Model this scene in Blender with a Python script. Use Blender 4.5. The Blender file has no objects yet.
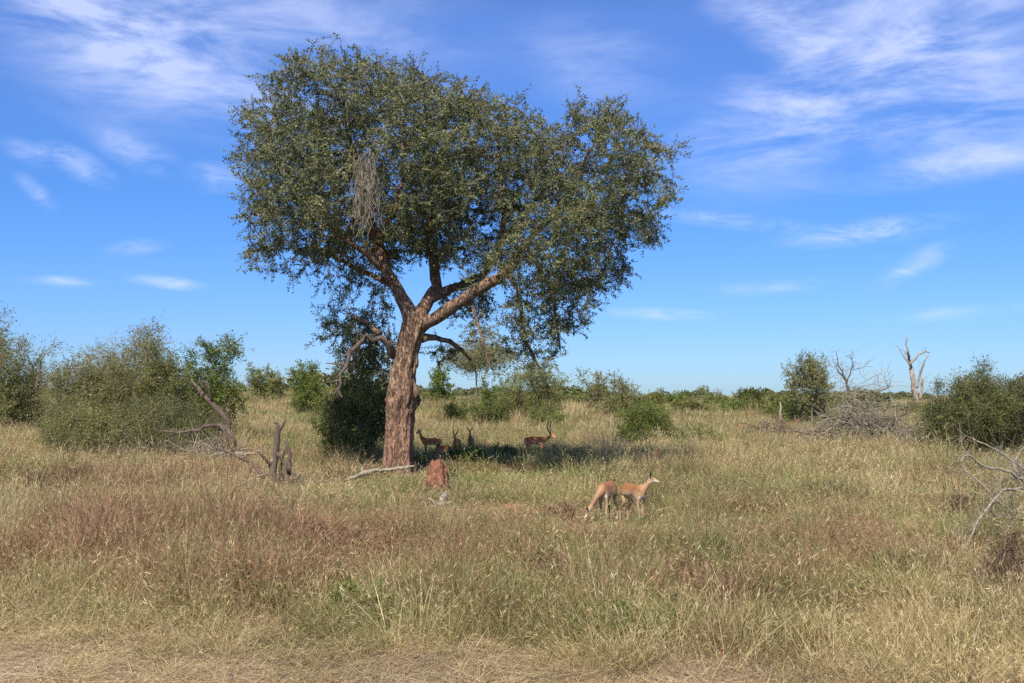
import bpy, math, random
import numpy as np
from mathutils import Vector, noise

# ------------------------------------------------------------------ camera, sky, sun, exposure
sc = bpy.context.scene
F = 995.6                       # focal length in pixels of a 1024 px wide frame
PITCH = math.atan((395 - 341.5) / F)
CAMH = 2.6
cam_d = bpy.data.cameras.new('camera'); cam = bpy.data.objects.new('camera', cam_d)
sc.collection.objects.link(cam); sc.camera = cam
cam.location = (0, 0, CAMH); cam.rotation_euler = (math.pi / 2 + PITCH, 0, 0)
cam_d.lens = 35; cam_d.sensor_width = 36; cam_d.clip_end = 20000; cam_d.clip_start = 0.1

SUN_EL = math.radians(50)
SUN_DIR = Vector((-0.27, -1.0, 0)).normalized() * math.cos(SUN_EL) + Vector((0, 0, math.sin(SUN_EL)))  # towards the sun
w = bpy.data.worlds.new('World'); sc.world = w; w.use_nodes = True
nt = w.node_tree; nt.nodes.clear()
def N(nt, t, **k):
    n = nt.nodes.new(t)
    for a, v in k.items(): setattr(n, a, v)
    return n
def Lk(nt, a, b): nt.links.new(a, b)
def val(nt, sock, v):
    if hasattr(v, 'is_output'): nt.links.new(v, sock)
    else: sock.default_value = v
def math_n(nt, op, a, b=None, clamp=False):
    n = N(nt, 'ShaderNodeMath', operation=op, use_clamp=clamp); val(nt, n.inputs[0], a)
    if b is not None: val(nt, n.inputs[1], b)
    return n.outputs[0]
def mix_c(nt, f, a, b, mode='MIX'):
    n = N(nt, 'ShaderNodeMix', data_type='RGBA', blend_type=mode)
    val(nt, n.inputs[0], f); val(nt, n.inputs[6], a); val(nt, n.inputs[7], b)
    return n.outputs[2]
def smooth(nt, v, a, b, c=0.0, d=1.0):
    n = N(nt, 'ShaderNodeMapRange', interpolation_type='SMOOTHSTEP')
    val(nt, n.inputs[0], v)
    for i, x in enumerate((a, b, c, d)): n.inputs[i + 1].default_value = x
    return n.outputs[0]
def noise_n(nt, vec, scale, detail=4, rough=0.5, dist=0.0):
    n = N(nt, 'ShaderNodeTexNoise'); Lk(nt, vec, n.inputs['Vector'])
    n.inputs['Scale'].default_value = scale; n.inputs['Detail'].default_value = detail
    n.inputs['Roughness'].default_value = rough; n.inputs['Distortion'].default_value = dist
    return n.outputs[0]
def mapping(nt, vec, loc=(0,0,0), rot=(0,0,0), scl=(1,1,1), vt='POINT'):
    n = N(nt, 'ShaderNodeMapping', vector_type=vt); Lk(nt, vec, n.inputs[0])
    n.inputs[1].default_value = loc; n.inputs[2].default_value = rot; n.inputs[3].default_value = scl
    return n.outputs[0]

sky = N(nt, 'ShaderNodeTexSky', sky_type='NISHITA', sun_disc=False)
sky.sun_elevation = SUN_EL; sky.sun_rotation = math.atan2(SUN_DIR.x, SUN_DIR.y)
sky.altitude = 300; sky.air_density = 1.0; sky.dust_density = 0.35; sky.ozone_density = 2.2
tc = N(nt, 'ShaderNodeTexCoord')
sx = N(nt, 'ShaderNodeSeparateXYZ'); Lk(nt, tc.outputs['Generated'], sx.inputs[0])
az = math_n(nt, 'ARCTAN2', sx.outputs[0], sx.outputs[1]); el = math_n(nt, 'ARCSINE', sx.outputs[2])
uv = N(nt, 'ShaderNodeCombineXYZ'); Lk(nt, az, uv.inputs[0]); Lk(nt, el, uv.inputs[1]); UV = uv.outputs[0]
def blob(px, py, rx, ry, rot, s):
    m = mapping(nt, UV, (math.atan((px - 512) / F), math.atan((395 - py) / F), 0), (0, 0, math.radians(rot)), (rx / F, ry / F, 1), 'TEXTURE')
    l = N(nt, 'ShaderNodeVectorMath', operation='LENGTH'); Lk(nt, m, l.inputs[0])
    return smooth(nt, l.outputs['Value'], 0.1, 1.0, s, 0.0)
def add_all(lst):
    a = lst[0]
    for b in lst[1:]: a = math_n(nt, 'ADD', a, b)
    return a
# thin veils and wisps of cirrus, at their own bearings and heights in the sky
veilA = add_all([blob(170, 10, 380, 100, -4, .75), blob(200, 90, 200, 66, -20, .75), blob(80, 80, 140, 75, -25, .6)])
veilB = add_all([blob(880, 70, 270, 95, 24, .62), blob(840, 130, 230, 90, 14, .55), blob(930, 30, 200, 80, 0, .35), blob(770, 15, 110, 45, -30, .7), blob(600, 60, 130, 60, -15, .35),
                 blob(1000, 140, 140, 80, 10, .6), blob(960, 185, 120, 22, 6, .65)])
wisps = add_all([blob(870, 240, 110, 16, 4, .8), blob(740, 225, 130, 11, -8, .55), blob(915, 275, 55, 16, 28, .6), blob(665, 315, 75, 9, -3, .9),
                 blob(75, 182, 45, 18, -25, .75), blob(20, 175, 30, 14, -15, .7), blob(30, 210, 30, 12, -40, .5), blob(215, 185, 50, 20, 0, .6), blob(130, 165, 60, 22, -20, .5),
                 blob(165, 288, 50, 9, -6, .75), blob(60, 291, 45, 7, 0, .6), blob(135, 256, 38, 10, 8, .5), blob(960, 320, 90, 10, 3, .5), blob(770, 290, 80, 10, 2, .4)])
nA = smooth(nt, noise_n(nt, mapping(nt, UV, (0,0,0), (0,0,math.radians(24)), (3.0, 11, 1)), 1.9, 10, 0.63, 0.4), .30, .76)
nB = smooth(nt, noise_n(nt, mapping(nt, UV, (2,5,0), (0,0,math.radians(-24)), (3.2, 12, 1)), 2.0, 10, 0.64, 0.35), .32, .78)
nC = smooth(nt, noise_n(nt, mapping(nt, UV, (7,1,0), (0,0,0), (9, 26, 1)), 1.8, 7, 0.62, 0.9), .28, .85)
cl = math_n(nt, 'ADD', math_n(nt, 'ADD', math_n(nt, 'MULTIPLY', veilA, nA), math_n(nt, 'MULTIPLY', veilB, nB)), math_n(nt, 'MULTIPLY', wisps, nC))
cl = math_n(nt, 'MULTIPLY', cl, 0.80)
cl = math_n(nt, 'MINIMUM', cl, 0.55)
hs = N(nt, 'ShaderNodeHueSaturation'); hs.inputs['Saturation'].default_value = 1.12; hs.inputs['Value'].default_value = 1.0
Lk(nt, sky.outputs[0], hs.inputs['Color'])
tr = N(nt, 'ShaderNodeValToRGB'); Lk(nt, math_n(nt, 'DIVIDE', el, math.radians(30)), tr.inputs[0])
e_ = tr.color_ramp.elements; e_[0].position = .03; e_[0].color = (.315, .475, .80, 1); e_[1].position = 1; e_[1].color = (.52, .48, .50, 1)
x_ = e_.new(.10); x_.color = (.31, .46, .80, 1); x_ = e_.new(.37); x_.color = (.33, .53, .86, 1); x_ = e_.new(.70); x_.color = (.60, .70, 1.02, 1)
tint = mix_c(nt, 1.0, hs.outputs[0], tr.outputs[0], 'MULTIPLY')
skyc = mix_c(nt, cl, tint, (5.0, 5.4, 7.0, 1))
bg = N(nt, 'ShaderNodeBackground'); Lk(nt, skyc, bg.inputs[0]); bg.inputs[1].default_value = 0.12
out = N(nt, 'ShaderNodeOutputWorld'); Lk(nt, bg.outputs[0], out.inputs[0])

sl = bpy.data.lights.new('sun', 'SUN'); so = bpy.data.objects.new('sun', sl); sc.collection.objects.link(so)
sl.energy = 5.0; sl.angle = math.radians(0.5); sl.color = (1, 0.92, 0.80)
so.rotation_euler = SUN_DIR.to_track_quat('Z', 'Y').to_euler(); so.location = (-20, -60, 60)
sc.view_settings.view_transform = 'Standard'; sc.view_settings.look = 'None'
sc.view_settings.exposure = 0.62; sc.view_settings.gamma = 1
sc.render.engine = 'CYCLES'
sc.cycles.use_denoising = False
sc.cycles.max_bounces = 3; sc.cycles.diffuse_bounces = 2; sc.cycles.transmission_bounces = 2; sc.cycles.glossy_bounces = 1

# ------------------------------------------------------------------ helpers
C = sc.collection
R = np.random.default_rng(7)
def hash2(ix, iy, s):
    n = (ix.astype(np.int64) * 374761393 + iy.astype(np.int64) * 668265263 + s * 974711) & 0x7fffffff
    n = ((n ^ (n >> 13)) * 1274126177) & 0x7fffffff
    return ((n ^ (n >> 16)) & 0xffff) / 65535.0
def vn(x, y, s):
    ix = np.floor(x); iy = np.floor(y); fx = x - ix; fy = y - iy
    fx = fx * fx * (3 - 2 * fx); fy = fy * fy * (3 - 2 * fy)
    a = hash2(ix, iy, s); b = hash2(ix + 1, iy, s); c = hash2(ix, iy + 1, s); d = hash2(ix + 1, iy + 1, s)
    return (a * (1 - fx) + b * fx) * (1 - fy) + (c * (1 - fx) + d * fx) * fy
def fbm(x, y, scale, s, o=4):
    x = np.asarray(x, float) / scale; y = np.asarray(y, float) / scale
    t = 0; a = .5; n = 0
    for i in range(o):
        t = t + a * vn(x, y, s + i * 17); n += a; x = x * 2.03 + 11.3; y = y * 2.03 + 5.7; a *= .5
    return t / n
def sstep(x, a, b):
    t = np.clip((x - a) / (b - a), 0, 1); return t * t * (3 - 2 * t)
def H(x, y):                                                # height of the land
    x = np.asarray(x, float); y = np.asarray(y, float)
    h = (1.25 + .95 * sstep(-x, -12, 22)) * sstep(y, 42, 135) - 3.0 * sstep(y, 170, 420)
    h = h + 0.30 * (fbm(x, y, 14, 3, 3) - .5) * sstep(y, 4, 14) + .5 * (fbm(x, y, 60, 9, 2) - .5) * sstep(y, 45, 90)
    h = h + 0.55 * sstep(-x, 6, 26) * sstep(y, 28, 60) * (1 - sstep(y, 100, 160))
    return h
def Hf(x, y): return float(H(np.array([x]), np.array([y]))[0])
cp, sp_ = math.cos(PITCH), math.sin(PITCH)
def ray(px, py):
    cx = (px - 512) / F; cy = (341.5 - py) / F
    return np.array([cx, cp - sp_ * cy, sp_ + cp * cy])
def at(px, py, Y):                                          # point seen at a pixel, at distance Y
    r = ray(px, py); return Vector((r[0] / r[1] * Y, Y, CAMH + r[2] / r[1] * Y))
def gp(px, py):                                             # point of the ground seen at a pixel
    r = ray(px, py); Y = 5.0
    while Y < 400:
        p = at(px, py, Y)
        if p.z <= Hf(p.x, p.y): break
        Y *= 1.005
    return Vector((p.x, p.y, Hf(p.x, p.y)))
def gnd(px, Y): 
    x = (px - 512) / F * Y; return Vector((x, Y, Hf(x, Y)))
def basepy(px, Y):
    g = gnd(px, Y); return 341.5 - F * (math.tan(math.atan2(g.z - CAMH, Y) - PITCH))

def tag(o, label=None, cat=None, group=None, kind=None):
    for k, v in (('label', label), ('category', cat), ('group', group), ('kind', kind)):
        if v: o[k] = v
    return o
def empty(name, loc, label, cat, group=None):
    o = bpy.data.objects.new(name, None); C.objects.link(o); o.location = loc; o.empty_display_size = .2
    return tag(o, label, cat, group)
def mesh_np(name, V, Q, mat, parent=None, rnd=None, link=True, smoothed=False, col=None):
    """V (n,3) in world or parent space, Q (m,4) quads (a quad whose last two repeat is a triangle)"""
    V = np.asarray(V, dtype=np.float32); Q = np.asarray(Q, dtype=np.int32)
    me = bpy.data.meshes.new(name)
    me.vertices.add(len(V)); me.vertices.foreach_set('co', V.ravel())
    k = Q.shape[1]
    me.loops.add(Q.size); me.loops.foreach_set('vertex_index', Q.ravel())
    me.polygons.add(len(Q)); me.polygons.foreach_set('loop_start', np.arange(len(Q), dtype=np.int32) * k)
    if smoothed: me.polygons.foreach_set('use_smooth', np.ones(len(Q), dtype=bool))
    if rnd is not None:
        a = me.attributes.new('rnd', 'FLOAT', 'POINT'); a.data.foreach_set('value', np.asarray(rnd, np.float32))
    if col is not None:
        a = me.attributes.new('coat', 'FLOAT_COLOR', 'POINT'); a.data.foreach_set('color', np.asarray(col, np.float32).ravel())
    me.update(calc_edges=True); me.validate()
    if isinstance(mat, (list, tuple)):
        for m in mat: me.materials.append(m)
    elif mat: me.materials.append(mat)
    o = bpy.data.objects.new(name, me)
    if link: C.objects.link(o)
    if parent:
        o.parent = parent
        if name in ('twigs', 'sticks', 'dead_twigs', 'branches', 'stems', 'foliage'): o['kind'] = 'stuff'
    return o
class MB:
    def __init__(s): s.V = []; s.Q = []; s.R = []; s.n = 0
    def add(s, V, Q, r=None):
        V = np.asarray(V, float); s.V.append(V); s.Q.append(np.asarray(Q) + s.n); s.n += len(V)
        s.R.append(np.full(len(V), R.random()) if r is None else np.broadcast_to(np.asarray(r, float), (len(V),)))
    def build(s, name, mat, parent=None, off=None, smoothed=False):
        V = np.concatenate(s.V)
        if off is not None: V = V - np.array(off)
        return mesh_np(name, V, np.concatenate(s.Q), mat, parent, np.concatenate(s.R), smoothed=smoothed)
def unit(v): return v / np.maximum(np.linalg.norm(v, axis=-1, keepdims=True), 1e-9)
def tube(pts, rad, n=6, rough=0.0, seed=0):
    P = np.asarray(pts, float); rad = np.asarray(rad, float); m = len(P)
    T = np.gradient(P, axis=0); T = unit(T)
    a = np.array([1, 0, 0]) if abs(T[0][0]) < .8 else np.array([0, 1, 0])
    V = []; u = unit(np.cross(T[0], a))
    ang = np.arange(n) / n * 2 * math.pi
    for i in range(m):
        u = u - T[i] * np.dot(u, T[i]); u = unit(u); v = np.cross(T[i], u)
        r = np.full(n, rad[i])
        if rough: r = r * np.array([1 + rough * noise.fractal(Vector((math.cos(t) * 1.5 + seed, math.sin(t) * 1.5, i * .35)), 1, 2, 3) for t in ang])
        V.append(P[i] + np.outer(np.cos(ang) * r, u) + np.outer(np.sin(ang) * r, v))
    V = np.concatenate(V)
    i = np.arange(m - 1)[:, None] * n; j = np.arange(n)[None, :]; k = (j + 1) % n
    Q = np.stack([i + j, i + k, i + n + k, i + n + j], -1).reshape(-1, 4)
    c0 = len(V); V = np.vstack([V, P[0], P[-1]])
    e = (m - 1) * n; jj = np.arange(n); kk = (jj + 1) % n
    # end caps as degenerate-free quads via centre vertices (pairs of triangles)
    if n % 2 == 0:
        h = np.arange(0, n, 2)
        Q = np.vstack([Q, np.stack([np.full(len(h), c0), (h + 2) % n, h + 1, h], -1), np.stack([np.full(len(h), c0 + 1), e + h, e + h + 1, e + (h + 2) % n], -1)])
    return V, Q
def prisms(A, B, ra, rb):
    """thin three-sided sticks from A to B"""
    A = np.asarray(A, float); B = np.asarray(B, float); n = len(A)
    d = unit(B - A); h = np.where(np.abs(d[:, :1]) < .8, [[1., 0, 0]], [[0, 1., 0]])
    u = unit(np.cross(d, h)); v = np.cross(d, u)
    V = np.empty((n, 6, 3))
    for k in range(3):
        t = k * 2 * math.pi / 3; w_ = u * math.cos(t) + v * math.sin(t)
        V[:, k] = A + w_ * np.reshape(ra, (-1, 1)); V[:, 3 + k] = B + w_ * np.reshape(rb, (-1, 1))
    b = np.arange(n)[:, None] * 6
    Q = np.stack([b + [0], b + [1], b + [4], b + [3], b + [1], b + [2], b + [5], b + [4], b + [2], b + [0], b + [3], b + [5]], -1).reshape(-1, 4)
    return V.reshape(-1, 3), Q
def leaves(P, D, L, W, up=0.35):
    n = len(P); D = unit(D + 1e-6)
    r = R.normal(size=(n, 3)); r[:, 2] *= (1 - up)
    s = unit(np.cross(D, r)); L = np.reshape(np.broadcast_to(L, n), (-1, 1)); W = np.reshape(np.broadcast_to(W, n), (-1, 1))
    V = np.empty((n, 4, 3)); nb = np.cross(s, D) * L * .12
    V[:, 0] = P; V[:, 1] = P + D * L * .5 + s * W * .5 + nb; V[:, 2] = P + D * L; V[:, 3] = P + D * L * .5 - s * W * .5 + nb
    Q = np.arange(n * 4).reshape(-1, 4)
    return V.reshape(-1, 3), Q

# space colonisation: grows nodes from a set of starting nodes towards points scattered in a crown
def grow(nodes, parents, att, D, di, dk, iters=90, jit=.25, gravity=0.0, rng=R):
    X = [np.array(p, float) for p in nodes]; par = list(parents)
    att = np.array(att); near = np.full(len(att), -1); nd = np.full(len(att), 1e9)
    alive = np.ones(len(att), bool); newi = np.arange(len(X))
    for it in range(iters):
        NX = np.array([X[i] for i in newi])
        for c in range(0, len(NX), 400):
            blk = NX[c:c + 400]
            d = np.linalg.norm(att[:, None, :] - blk[None], axis=2)
            k = d.argmin(1); dm = d[np.arange(len(att)), k]; b = dm < nd
            nd[b] = dm[b]; near[b] = np.array(newi)[c + k[b]]
        alive &= nd > dk
        act = alive & (nd < di)
        if not act.any(): break
        ids = near[act]; P = np.array([X[i] for i in ids]); dirs = unit(att[act] - P)
        ui, inv = np.unique(ids, return_inverse=True)
        S = np.zeros((len(ui), 3)); np.add.at(S, inv, dirs)
        S = unit(S) + rng.normal(size=S.shape) * jit; S[:, 2] += gravity; S = unit(S)
        newi = []
        for i, s in zip(ui, S):
            newi.append(len(X)); X.append(X[i] + s * D); par.append(int(i))
        if len(X) > 30000: break
    return np.array(X), np.array(par)
def pipe(par, tip, e=2.3, forced=None):
    n = len(par); r = np.zeros(n); nch = np.zeros(n, int)
    for i in range(n - 1, -1, -1):
        if r[i] == 0: r[i] = tip ** e
        if par[i] >= 0: r[par[i]] += r[i]; nch[par[i]] += 1
    r = r ** (1 / e)
    if forced is not None: r[:len(forced)] = forced
    return r, nch

# ------------------------------------------------------------------ materials
def new_mat(name):
    m = bpy.data.materials.new(name); m.use_nodes = True; nt = m.node_tree; nt.nodes.clear()
    o = N(nt, 'ShaderNodeOutputMaterial'); return m, nt, o
def rnd_attr(nt):
    return N(nt, 'ShaderNodeAttribute', attribute_name='rnd').outputs['Fac']
def ramp(nt, f, cols):
    n = N(nt, 'ShaderNodeValToRGB'); val(nt, n.inputs[0], f); e = n.color_ramp.elements
    e[0].position = cols[0][0]; e[0].color = (*cols[0][1], 1); e[1].position = cols[-1][0]; e[1].color = (*cols[-1][1], 1)
    for p, c in cols[1:-1]:
        x = e.new(p); x.color = (*c, 1)
    return n.outputs[0]
def leaf_mat(name, cols, trans=.3, clump=2.0, inst=False, var=.35, rough=.55):
    m, nt, o = new_mat(name)
    f = rnd_attr(nt)
    if inst:
        oi = N(nt, 'ShaderNodeObjectInfo'); f = math_n(nt, 'ADD', math_n(nt, 'MULTIPLY', f, .7), math_n(nt, 'MULTIPLY', oi.outputs['Random'], .3))
    col = ramp(nt, f, cols)
    g = N(nt, 'ShaderNodeNewGeometry')
    nz = noise_n(nt, g.outputs['Position'], 1 / clump, 3, .6)
    mul = smooth(nt, nz, .3, .7, 1 - var, 1 + var)
    cc = N(nt, 'ShaderNodeVectorMath', operation='SCALE'); Lk(nt, col, cc.inputs[0]); Lk(nt, mul, cc.inputs['Scale'])
    b = N(nt, 'ShaderNodeBsdfPrincipled'); Lk(nt, cc.outputs[0], b.inputs['Base Color']); b.inputs['Roughness'].default_value = rough
    b.inputs['Specular IOR Level'].default_value = .35
    t = N(nt, 'ShaderNodeBsdfTranslucent'); Lk(nt, cc.outputs[0], t.inputs[0])
    x = N(nt, 'ShaderNodeMixShader'); x.inputs[0].default_value = trans
    Lk(nt, b.outputs[0], x.inputs[1]); Lk(nt, t.outputs[0], x.inputs[2]); Lk(nt, x.outputs[0], o.inputs[0])
    return m
def bark_mat(name, dark, light, tintlow=None, scale=6.0, stretch=.28, bump=.6, dist=.04):
    m, nt, o = new_mat(name)
    tcn = N(nt, 'ShaderNodeTexCoord'); v = mapping(nt, tcn.outputs['Object'], scl=(1, 1, stretch))
    n1 = noise_n(nt, v, scale, 8, .68, .8); n2 = noise_n(nt, tcn.outputs['Object'], scale * .22, 4, .6)
    n3 = noise_n(nt, mapping(nt, tcn.outputs['Object'], scl=(1, 1, stretch * .55)), scale * 1.5, 6, .6, 1.2)
    rdg = math_n(nt, 'ABSOLUTE', math_n(nt, 'SUBTRACT', n3, .5)); crack = smooth(nt, rdg, 0.0, .05)
    base = ramp(nt, n1, [(.3, dark), (.68, light)])
    base = mix_c(nt, smooth(nt, n2, .4, .65), base, tuple(0.75 * c for c in light) + (1,))
    if tintlow:
        sxyz = N(nt, 'ShaderNodeSeparateXYZ'); Lk(nt, tcn.outputs['Object'], sxyz.inputs[0])
        zz = math_n(nt, 'ADD', sxyz.outputs[2], math_n(nt, 'MULTIPLY', n2, 2.5))
        base = mix_c(nt, smooth(nt, zz, 2.6, 4.2, .75, 0), base, (*tintlow, 1))
    base = mix_c(nt, math_n(nt, 'MULTIPLY', math_n(nt, 'SUBTRACT', 1.0, crack), .55), base, tuple(.5 * c for c in dark) + (1,))
    b = N(nt, 'ShaderNodeBsdfPrincipled'); Lk(nt, base, b.inputs['Base Color']); b.inputs['Roughness'].default_value = .9; b.inputs['Specular IOR Level'].default_value = .2
    bp = N(nt, 'ShaderNodeBump'); bp.inputs['Strength'].default_value = bump; bp.inputs['Distance'].default_value = dist
    Lk(nt, math_n(nt, 'ADD', math_n(nt, 'MULTIPLY', n1, 1.0), math_n(nt, 'MULTIPLY', crack, .6)), bp.inputs['Height']); Lk(nt, bp.outputs[0], b.inputs['Normal'])
    Lk(nt, b.outputs[0], o.inputs[0]); return m
def twig_mat(name, a, b_):
    m, nt, o = new_mat(name); g = N(nt, 'ShaderNodeNewGeometry')
    f = math_n(nt, 'ADD', math_n(nt, 'MULTIPLY', rnd_attr(nt), .5), math_n(nt, 'MULTIPLY', noise_n(nt, g.outputs['Position'], 6, 4, .6), .5))
    b = N(nt, 'ShaderNodeBsdfPrincipled'); Lk(nt, ramp(nt, f, [(.2, a), (.8, b_)]), b.inputs['Base Color']); b.inputs['Roughness'].default_value = .9
    b.inputs['Specular IOR Level'].default_value = .2
    Lk(nt, b.outputs[0], o.inputs[0]); return m
M = {}
M['acacia_leaf'] = leaf_mat('acacia_leaf', [(0, (.05, .07, .026)), (.4, (.095, .115, .042)), (.75, (.17, .19, .08)), (.93, (.26, .262, .14)), (1, (.37, .28, .17))], .16, 1.3, var=.22)
M['olive_leaf'] = leaf_mat('olive_leaf', [(0, (0.130, 0.158, 0.044)), (.6, (0.211, 0.224, 0.064)), (1, (0.373, 0.359, 0.127))], .38, 1.5, var=.25)
M['grey_leaf'] = leaf_mat('grey_leaf', [(0, (0.143, 0.159, 0.059)), (.6, (0.224, 0.228, 0.086)), (1, (0.419, 0.386, 0.172))], .38, 1.2, var=.25)
M['bright_leaf'] = leaf_mat('bright_leaf', [(0, (0.079, 0.120, 0.017)), (.6, (0.144, 0.196, 0.033)), (1, (0.272, 0.316, 0.067))], .38, 1.2, var=.25)
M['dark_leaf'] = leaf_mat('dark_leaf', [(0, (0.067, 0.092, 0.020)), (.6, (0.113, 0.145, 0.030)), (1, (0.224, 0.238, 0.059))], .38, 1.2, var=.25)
M['russet_leaf'] = leaf_mat('russet_leaf', [(0, (.10, .045, .025)), (.6, (.19, .09, .05)), (1, (.28, .2, .11))], .25, 1.0, var=.3)
M['bark'] = bark_mat('acacia_bark', (.09, .054, .037), (.44, .285, .19), (.33, .19, .125), 7, .42, 1.0, .07)
M['limb_bark'] = bark_mat('limb_bark', (.08, .055, .04), (.26, .20, .15), None, 9, .3, .5, .02)
M['twig'] = twig_mat('live_twig', (.13, .10, .07), (.36, .30, .22))
M['dead_twig'] = twig_mat('dead_twig', (.12, .10, .08), (.42, .37, .30))
M['dead_dark'] = twig_mat('dark_dead_wood', (.06, .045, .035), (.24, .19, .15))
M['dead_wood'] = bark_mat('dead_wood', (.15, .12, .095), (.45, .39, .31), None, 14, .25, .5, .015)
M['rust_wood'] = bark_mat('reddish_wood', (.14, .06, .035), (.38, .18, .10), None, 12, .4, .5, .015)
M['dark_wood'] = bark_mat('charred_wood', (.05, .035, .028), (.20, .15, .12), None, 14, .3, .5, .015)
def soil_mat(name, a, b_, c, s=3.0, bump=.6):
    m, nt, o = new_mat(name); g = N(nt, 'ShaderNodeTexCoord'); v = g.outputs['Object']
    n1 = noise_n(nt, v, s, 8, .65); n2 = noise_n(nt, v, s * .25, 3, .5)
    col = mix_c(nt, smooth(nt, n2, .4, .62), ramp(nt, n1, [(.3, a), (.7, b_)]), (*c, 1))
    b = N(nt, 'ShaderNodeBsdfPrincipled'); Lk(nt, col, b.inputs['Base Color']); b.inputs['Roughness'].default_value = .95; b.inputs['Specular IOR Level'].default_value = .1
    bp = N(nt, 'ShaderNodeBump'); bp.inputs['Strength'].default_value = bump; bp.inputs['Distance'].default_value = .04; Lk(nt, n1, bp.inputs['Height']); Lk(nt, bp.outputs[0], b.inputs['Normal'])
    Lk(nt, b.outputs[0], o.inputs[0]); return m
M['mound'] = soil_mat('termite_soil', (.13, .058, .038), (.27, .125, .082), (.18, .082, .054), 9)
def ground_mat():
    m, nt, o = new_mat('savanna_ground'); g = N(nt, 'ShaderNodeNewGeometry'); v = g.outputs['Position']
    fine = noise_n(nt, v, 9, 8, .7); med = noise_n(nt, v, .9, 5, .6); big = noise_n(nt, mapping(nt, v, scl=(.6, 1, 1)), .13, 4, .55, .3)
    soil = ramp(nt, fine, [(.3, (.25, .155, .105)), (.7, (.50, .35, .25))])
    litter = ramp(nt, fine, [(.3, (.16, .14, .075)), (.7, (.40, .34, .20))])
    grn = ramp(nt, fine, [(.3, (.09, .11, .04)), (.7, (.22, .23, .10))])
    c = mix_c(nt, smooth(nt, med, .48, .64), litter, soil)
    c = mix_c(nt, smooth(nt, big, .46, .62, 0, .75), c, grn)
    b = N(nt, 'ShaderNodeBsdfPrincipled'); Lk(nt, c, b.inputs['Base Color']); b.inputs['Roughness'].default_value = .95; b.inputs['Specular IOR Level'].default_value = .1
    bp = N(nt, 'ShaderNodeBump'); bp.inputs['Strength'].default_value = .7; bp.inputs['Distance'].default_value = .05; Lk(nt, fine, bp.inputs['Height']); Lk(nt, bp.outputs[0], b.inputs['Normal'])
    Lk(nt, b.outputs[0], o.inputs[0]); return m

# ------------------------------------------------------------------ ground: one sheet to the horizon
def make_ground():
    ys = np.concatenate([np.arange(-30, 60, .5), np.arange(60, 200, 2.), np.geomspace(200, 9000, 40)])
    ts = np.linspace(-1, 1, 301); ts = np.sign(ts) * (np.abs(ts) * .35 + .65 * np.abs(ts) ** 3)
    half = np.maximum(60, np.abs(ys) * 1.3)
    X = ts[None, :] * half[:, None]; Y = np.repeat(ys[:, None], len(ts), 1)
    Z = H(X, Y)
    V = np.stack([X, Y, Z], -1).reshape(-1, 3); ny, nx = X.shape
    i = np.arange(ny - 1)[:, None] * nx; j = np.arange(nx - 1)[None]
    Q = np.stack([i + j, i + j + 1, i + nx + j + 1, i + nx + j], -1).reshape(-1, 4)
    tag(mesh_np('ground', V, Q, ground_mat(), smoothed=True), kind='structure')
make_ground()

# ------------------------------------------------------------------ main tree
def lobe_points(lobes, n, hollow=.55, rng=R):
    """lobes: (centre, radii); points more often near the skin"""
    vol = np.array([r[0] * r[1] * r[2] for _, r in lobes]); vol = vol ** .85; k = rng.choice(len(lobes), n, p=vol / vol.sum())
    d = unit(rng.normal(size=(n, 3))); rr = rng.random(n) ** (1 / 3 * hollow)
    c = np.array([l[0] for l in lobes])[k]; r = np.array([l[1] for l in lobes])[k]
    return c + d * r * rr[:, None]
def polyline(pts, step=.3, jit=.03):
    P = np.array(pts, float); o = [P[0]]; 
    for a, b in zip(P[:-1], P[1:]):
        n = max(1, int(round(np.linalg.norm(b[:3] - a[:3]) / step)))
        for t in range(1, n + 1):
            q = a + (b - a) * t / n; q[:3] += R.normal(size=3) * jit * (t < n); o.append(q)
    return np.array(o)
def branch_mesh(X, par, r, nch, mbt, mbw, thick=.028, skip=0, sides=8):
    """tubes for thick chains (mbt), sticks for thin ones (mbw)"""
    n = len(par); kids = [[] for _ in range(n)]
    for i in range(n):
        if par[i] >= 0: kids[par[i]].append(i)
    A = []; B = []; ra = []; rb = []
    done = np.zeros(n, bool)
    for i in range(n):
        p = par[i]
        if p < 0 or done[i]: continue
        if i < skip: done[i] = True; continue
        if r[i] < thick:
            A.append(X[p]); B.append(X[i]); ra.append(min(r[p], r[i] * 1.15)); rb.append(r[i]); done[i] = True
        else:
            chain = [p, i]; done[i] = True; j = i
            while True:
                ks = [k for k in kids[j] if not done[k] and r[k] >= thick]
                if not ks: break
                j = max(ks, key=lambda k: r[k]); chain.append(j); done[j] = True
            rad = [min(r[p], r[i] * 1.05)] + [r[k] for k in chain[1:]]
            V, Q = tube(X[chain], rad, sides if max(rad) > .06 else 6); mbt.add(V, Q)
    if A:
        V, Q = prisms(A, B, ra, rb); mbw.add(V, Q, np.repeat(R.random(len(A)), 6))

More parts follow.
